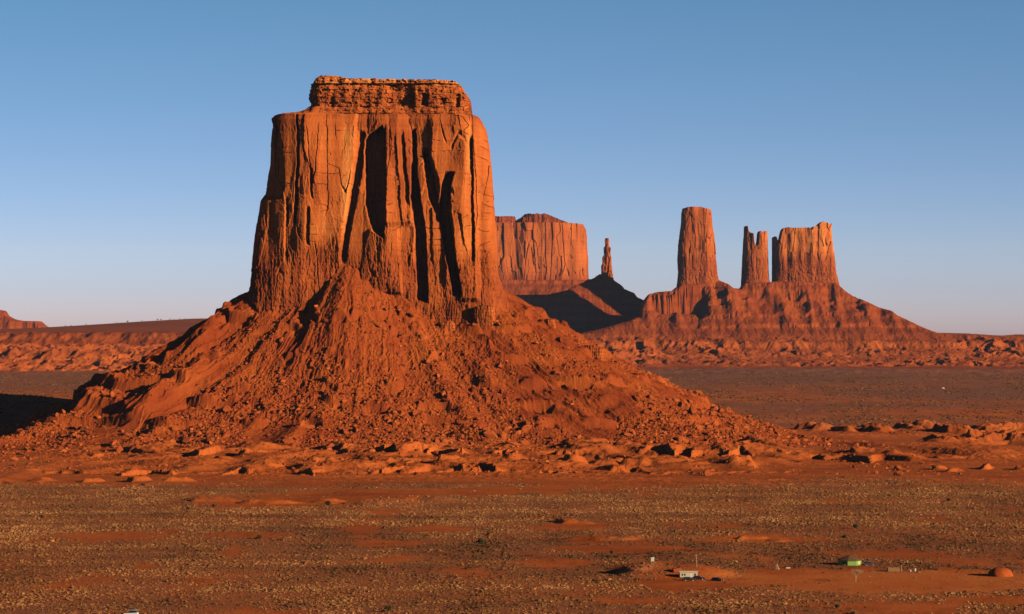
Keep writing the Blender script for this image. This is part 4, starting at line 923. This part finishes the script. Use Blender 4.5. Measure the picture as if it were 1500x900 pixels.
# green eight-sided house
X, Y, Z = gobj(1247, 830)
t = thing('octagonal_house', 'bright green eight-sided house with a brown pointed roof', 'house', (X, Y + 4, Z), 0)
R8 = 4.5; a0 = math.radians(-112.5 + 4)
cor = [(R8 * math.cos(a0 + k * math.pi / 4), R8 * math.sin(a0 + k * math.pi / 4)) for k in range(8)]
for k in range(8):
    (x0, y0), (x1, y1) = cor[k], cor[(k + 1) % 8]; m = MB(); nx_, ny_ = (y1 - y0), -(x1 - x0); l = math.hypot(nx_, ny_); nx_, ny_ = nx_ / l * -.16, ny_ / l * -.16
    m.add([(x0, y0, 0), (x1, y1, 0), (x1 + nx_, y1 + ny_, 0), (x0 + nx_, y0 + ny_, 0), (x0, y0, 2.15), (x1, y1, 2.15), (x1 + nx_, y1 + ny_, 2.15), (x0 + nx_, y0 + ny_, 2.15)], [(0, 3, 2, 1), (4, 5, 6, 7), (0, 1, 5, 4), (1, 2, 6, 5), (2, 3, 7, 6), (3, 0, 4, 7)])
    m.build('wall', M_green, t)
rf = MB(); Rr = 4.95; ring = [(Rr * math.cos(a0 + k * math.pi / 4), Rr * math.sin(a0 + k * math.pi / 4), 2.16) for k in range(8)]; ring2 = [(x, y, 2.28) for x, y, z in ring]
rf.add(ring + ring2 + [(0, 0, 4.35)], [tuple(range(7, -1, -1))] + [(k, (k + 1) % 8, 8 + (k + 1) % 8, 8 + k) for k in range(8)] + [(8 + k, 8 + (k + 1) % 8, 16) for k in range(8)]); rfo = rf.build('roof', M_shingle, t)
m = MB(); m.tube((.3, 0, 4.1), (.3, 0, 4.9), .12, .12, 8); m.build('stovepipe', M_dark, rfo)
def on_wall(k, w_, z0, z1, name, mat, off=.03):
    (x0, y0), (x1, y1) = cor[k], cor[(k + 1) % 8]; mx, my = (x0 + x1) / 2, (y0 + y1) / 2; l = math.hypot(x1 - x0, y1 - y0); ux_, uy_ = (x1 - x0) / l, (y1 - y0) / l; nx_, ny_ = uy_, -ux_
    m = MB(); P_ = [(mx + s * ux_ * w_ / 2 + n * nx_, my + s * uy_ * w_ / 2 + n * ny_) for s, n in ((-1, .002), (1, .002), (1, off), (-1, off))]
    m.add([(x, y, z0) for x, y in P_] + [(x, y, z1) for x, y in P_], [(0, 3, 2, 1), (4, 5, 6, 7), (0, 1, 5, 4), (1, 2, 6, 5), (2, 3, 7, 6), (3, 0, 4, 7)]); return m.build(name, mat, t)
wf = on_wall(1, 1.0, .85, 1.85, 'window', M_white, .05)
on_wall(2, .95, 0, 1.95, 'door', M_white, .05); on_wall(7, .9, .95, 1.7, 'window', M_glass, .04)

# bare pale tree in front of the green house
X, Y, Z = gobj(1253.5, 852.5)
t = thing('bare_tree', 'leafless pale tree with a fan of fine twigs in front of the green house', 'tree', (X, Y, Z), 0)
m = MB(); m.tube((0, 0, -.2), (.08, 0, 1.3), .14, .10); m.build('trunk', M_pale, t)
tw = MB(); rt = random.Random(4)
def grow(p, d, l, r, n):
    q = p + d * l; tw.tube(p, q, r, r * .65, 4)
    if n == 0: return
    for _ in range(3 if n > 1 else 4):
        e = (d + Vector((rt.uniform(-.62, .62), rt.uniform(-.62, .62), rt.uniform(-.15, .35)))).normalized(); grow(q, e, l * rt.uniform(.66, .9), r * .66, n - 1)
for _ in range(5): grow(Vector((.08, 0, 1.2)), Vector((rt.uniform(-.55, .6), rt.uniform(-.5, .5), 1)).normalized(), 1.15, .075, 4)
tw.build('crown', M_pale, t)

# slatted shed with a dark flat lean-to on its left
X, Y, Z = gobj(1309, 838.5)
t = thing('slatted_shed', 'low roofless-looking shed of upright weathered slats right of the bare tree', 'shed', (X, Y, Z), 0)
m = MB()
for k in range(20):
    x = -2.2 + k * .22; hh = 1.75 + random.uniform(-.1, .12); m.box(x, -.95, 0, x + .19, -.90, hh)
m.build('front_wall', M_wood, t)
for x in (-2.25, 2.2):
    m = MB()
    for k in range(8): y = -.9 + k * .26; m.box(x, y, 0, x + .05, y + .22, 1.7 + random.uniform(-.1, .1))
    m.build('side_wall', M_wood, t)
m = MB()
for k in range(20): x = -2.2 + k * .22; m.box(x, 1.2, 0, x + .19, 1.25, 1.8)
m.build('back_wall', M_wood, t)
m = MB(); m.box(-2.3, -.6, 1.5, 2.3, 1.3, 1.58); m.build('roof', M_dark, t)
for i, (px, py, h, lb) in enumerate(((1320.5, 839, 2.9, 'tallest pale post, right beside the slatted shed'), (1328.8, 828, 1.9, 'pale greenish post standing in the brush behind the slatted shed'), (1331.6, 838.5, 1.2, 'short pale post left of the white barrels'))):
    X, Y, Z = gobj(px, py); o = MB(); o.tube((0, 0, -.2), (.04, 0, h), .12, .10, 7); p_ = o.build('post', M_pale if i != 1 else plain('greenish_post', (.34, .42, .22), .9)); p_.location = (X, Y, Z); tag(p_, lb, 'post')
oilbarrel(1333.8, 838.7, 'smaller white barrel next to the short post', .95); oilbarrel(1340.3, 838.2, 'larger white barrel right of the slatted shed', 1.35)
crate(1346.5, 840.2, 'whitish box lying right of the white barrels', .9, .45, None, 30); crate(1326, 840.2, 'small brown box at the foot of the tallest post', .8, .4, M_pale, -20)
# table with dark things on it, between posts
X, Y, Z = gobj(1326.5, 837.0)
t = thing('work_table', 'low dark table between the tallest post and the white barrels', 'table', (X, Y, Z), 0)
m = MB(); m.box(-1.0, -.4, .72, 1.0, .4, .80); m.build('tabletop', M_dark, t)
for x in (-.9, .9):
    for y in (-.32, .32): m = MB(); m.tube((x, y, 0), (x, y, .72), .05, .05); m.build('leg', M_wood, t)

# red mud dome
X, Y, Z = gobj(1467, 845)
t = thing('mud_dome', 'round red mud-plastered dome house at the right end of the bare yard', 'mud house', (X, Y + 2, Z), 0)
m = MB(); m.lathe([(4.75, -.3)] + [(4.7 * math.cos(a) ** .8, 3.25 * math.sin(a) ** .95) for a in [i * math.pi / 2 / 12 for i in range(12)]] + [(.35, 3.25)], 40); dome = m.build('dome', M_mud, t, True)
for v in dome.data.vertices:
    k = 1 + .025 * math.sin(v.co.x * 2.1 + v.co.z) * math.cos(v.co.y * 1.7); v.co.x *= k; v.co.y *= k
m = MB(); m.prism([(-.75, 0), (.75, 0), (.75, 1.7), (-.75, 1.7)], 4.0, 5.2); m.build('door_porch', M_mud, t)

# far white building in the valley
Xf, Yf = flatxy(1381.5, 569.5); Zf = float(G(np.array([Xf]), np.array([Yf]))[0])
t = thing('distant_house', 'tiny white house far out on the grey plain at the right', 'house', (Xf, Yf, Zf), 12); t.scale = (.75, .75, .7)
m = MB(); m.box(-2.8, -1.8, 0, 2.8, 1.8, 2.5); m.build('wall', M_white, t); m = MB(); m.prism([(-3.0, 2.5), (3.0, 2.5), (0, 3.4)], -2.0, 2.0); m.build('roof', M_white, t)

# dirt track through the brush
def track(pts, name, wid):
    P_ = []
    for i in range(len(pts) - 1):
        n = 70
        for k in range(n):
            s = k / n; a, b = pts[i], pts[i + 1]; P_.append((a[0] + (b[0] - a[0]) * s, a[1] + (b[1] - a[1]) * s))
    P_.append(pts[-1]); xy = np.array([flatxy(*p) for p in P_]); d = np.gradient(xy, axis=0); d /= np.linalg.norm(d, axis=1)[:, None]; nrm = np.stack([-d[:, 1], d[:, 0]], 1)
    offs = np.linspace(-wid, wid, 5); X = xy[:, 0:1] + nrm[:, 0:1] * offs; Y = xy[:, 1:2] + nrm[:, 1:2] * offs
    Z = G(X, Y) + .09 - .05 * (np.abs(offs) / wid)[None, :]
    o = link(name, height_mesh(name, X, Y, Z, {'tone': .50 + .08 * fbm(X / 5, Y / 5, 2, 3), 'veg': 0 * X}), M_ground); return tag(o, kind='structure')
track([(180, 738), (330, 752), (480, 765), (640, 780), (760, 789), (900, 795), (1010, 795), (1150, 801), (1300, 809), (1500, 822), (1560, 827)], 'path', 1.7)
# ------------------------------------------------------------------ the air of the valley
hb = MB(); hb.box(-27000, -900, -12, 27000, 31000, 640)
Mh = bpy.data.materials.new('valley_air'); hn = nodes(Mh); pv = mk(hn, 'ShaderNodeVolumePrincipled'); ho = mk(hn, 'ShaderNodeOutputMaterial')
pv.inputs['Density'].default_value = 0.8e-5; pv.inputs['Color'].default_value = (0.42, 0.62, 1.0, 1); pv.inputs['Anisotropy'].default_value = 0.0
hn.links.new(pv.outputs[0], ho.inputs['Volume'])
hz_ = hb.build('haze', Mh); tag(hz_, kind='stuff')
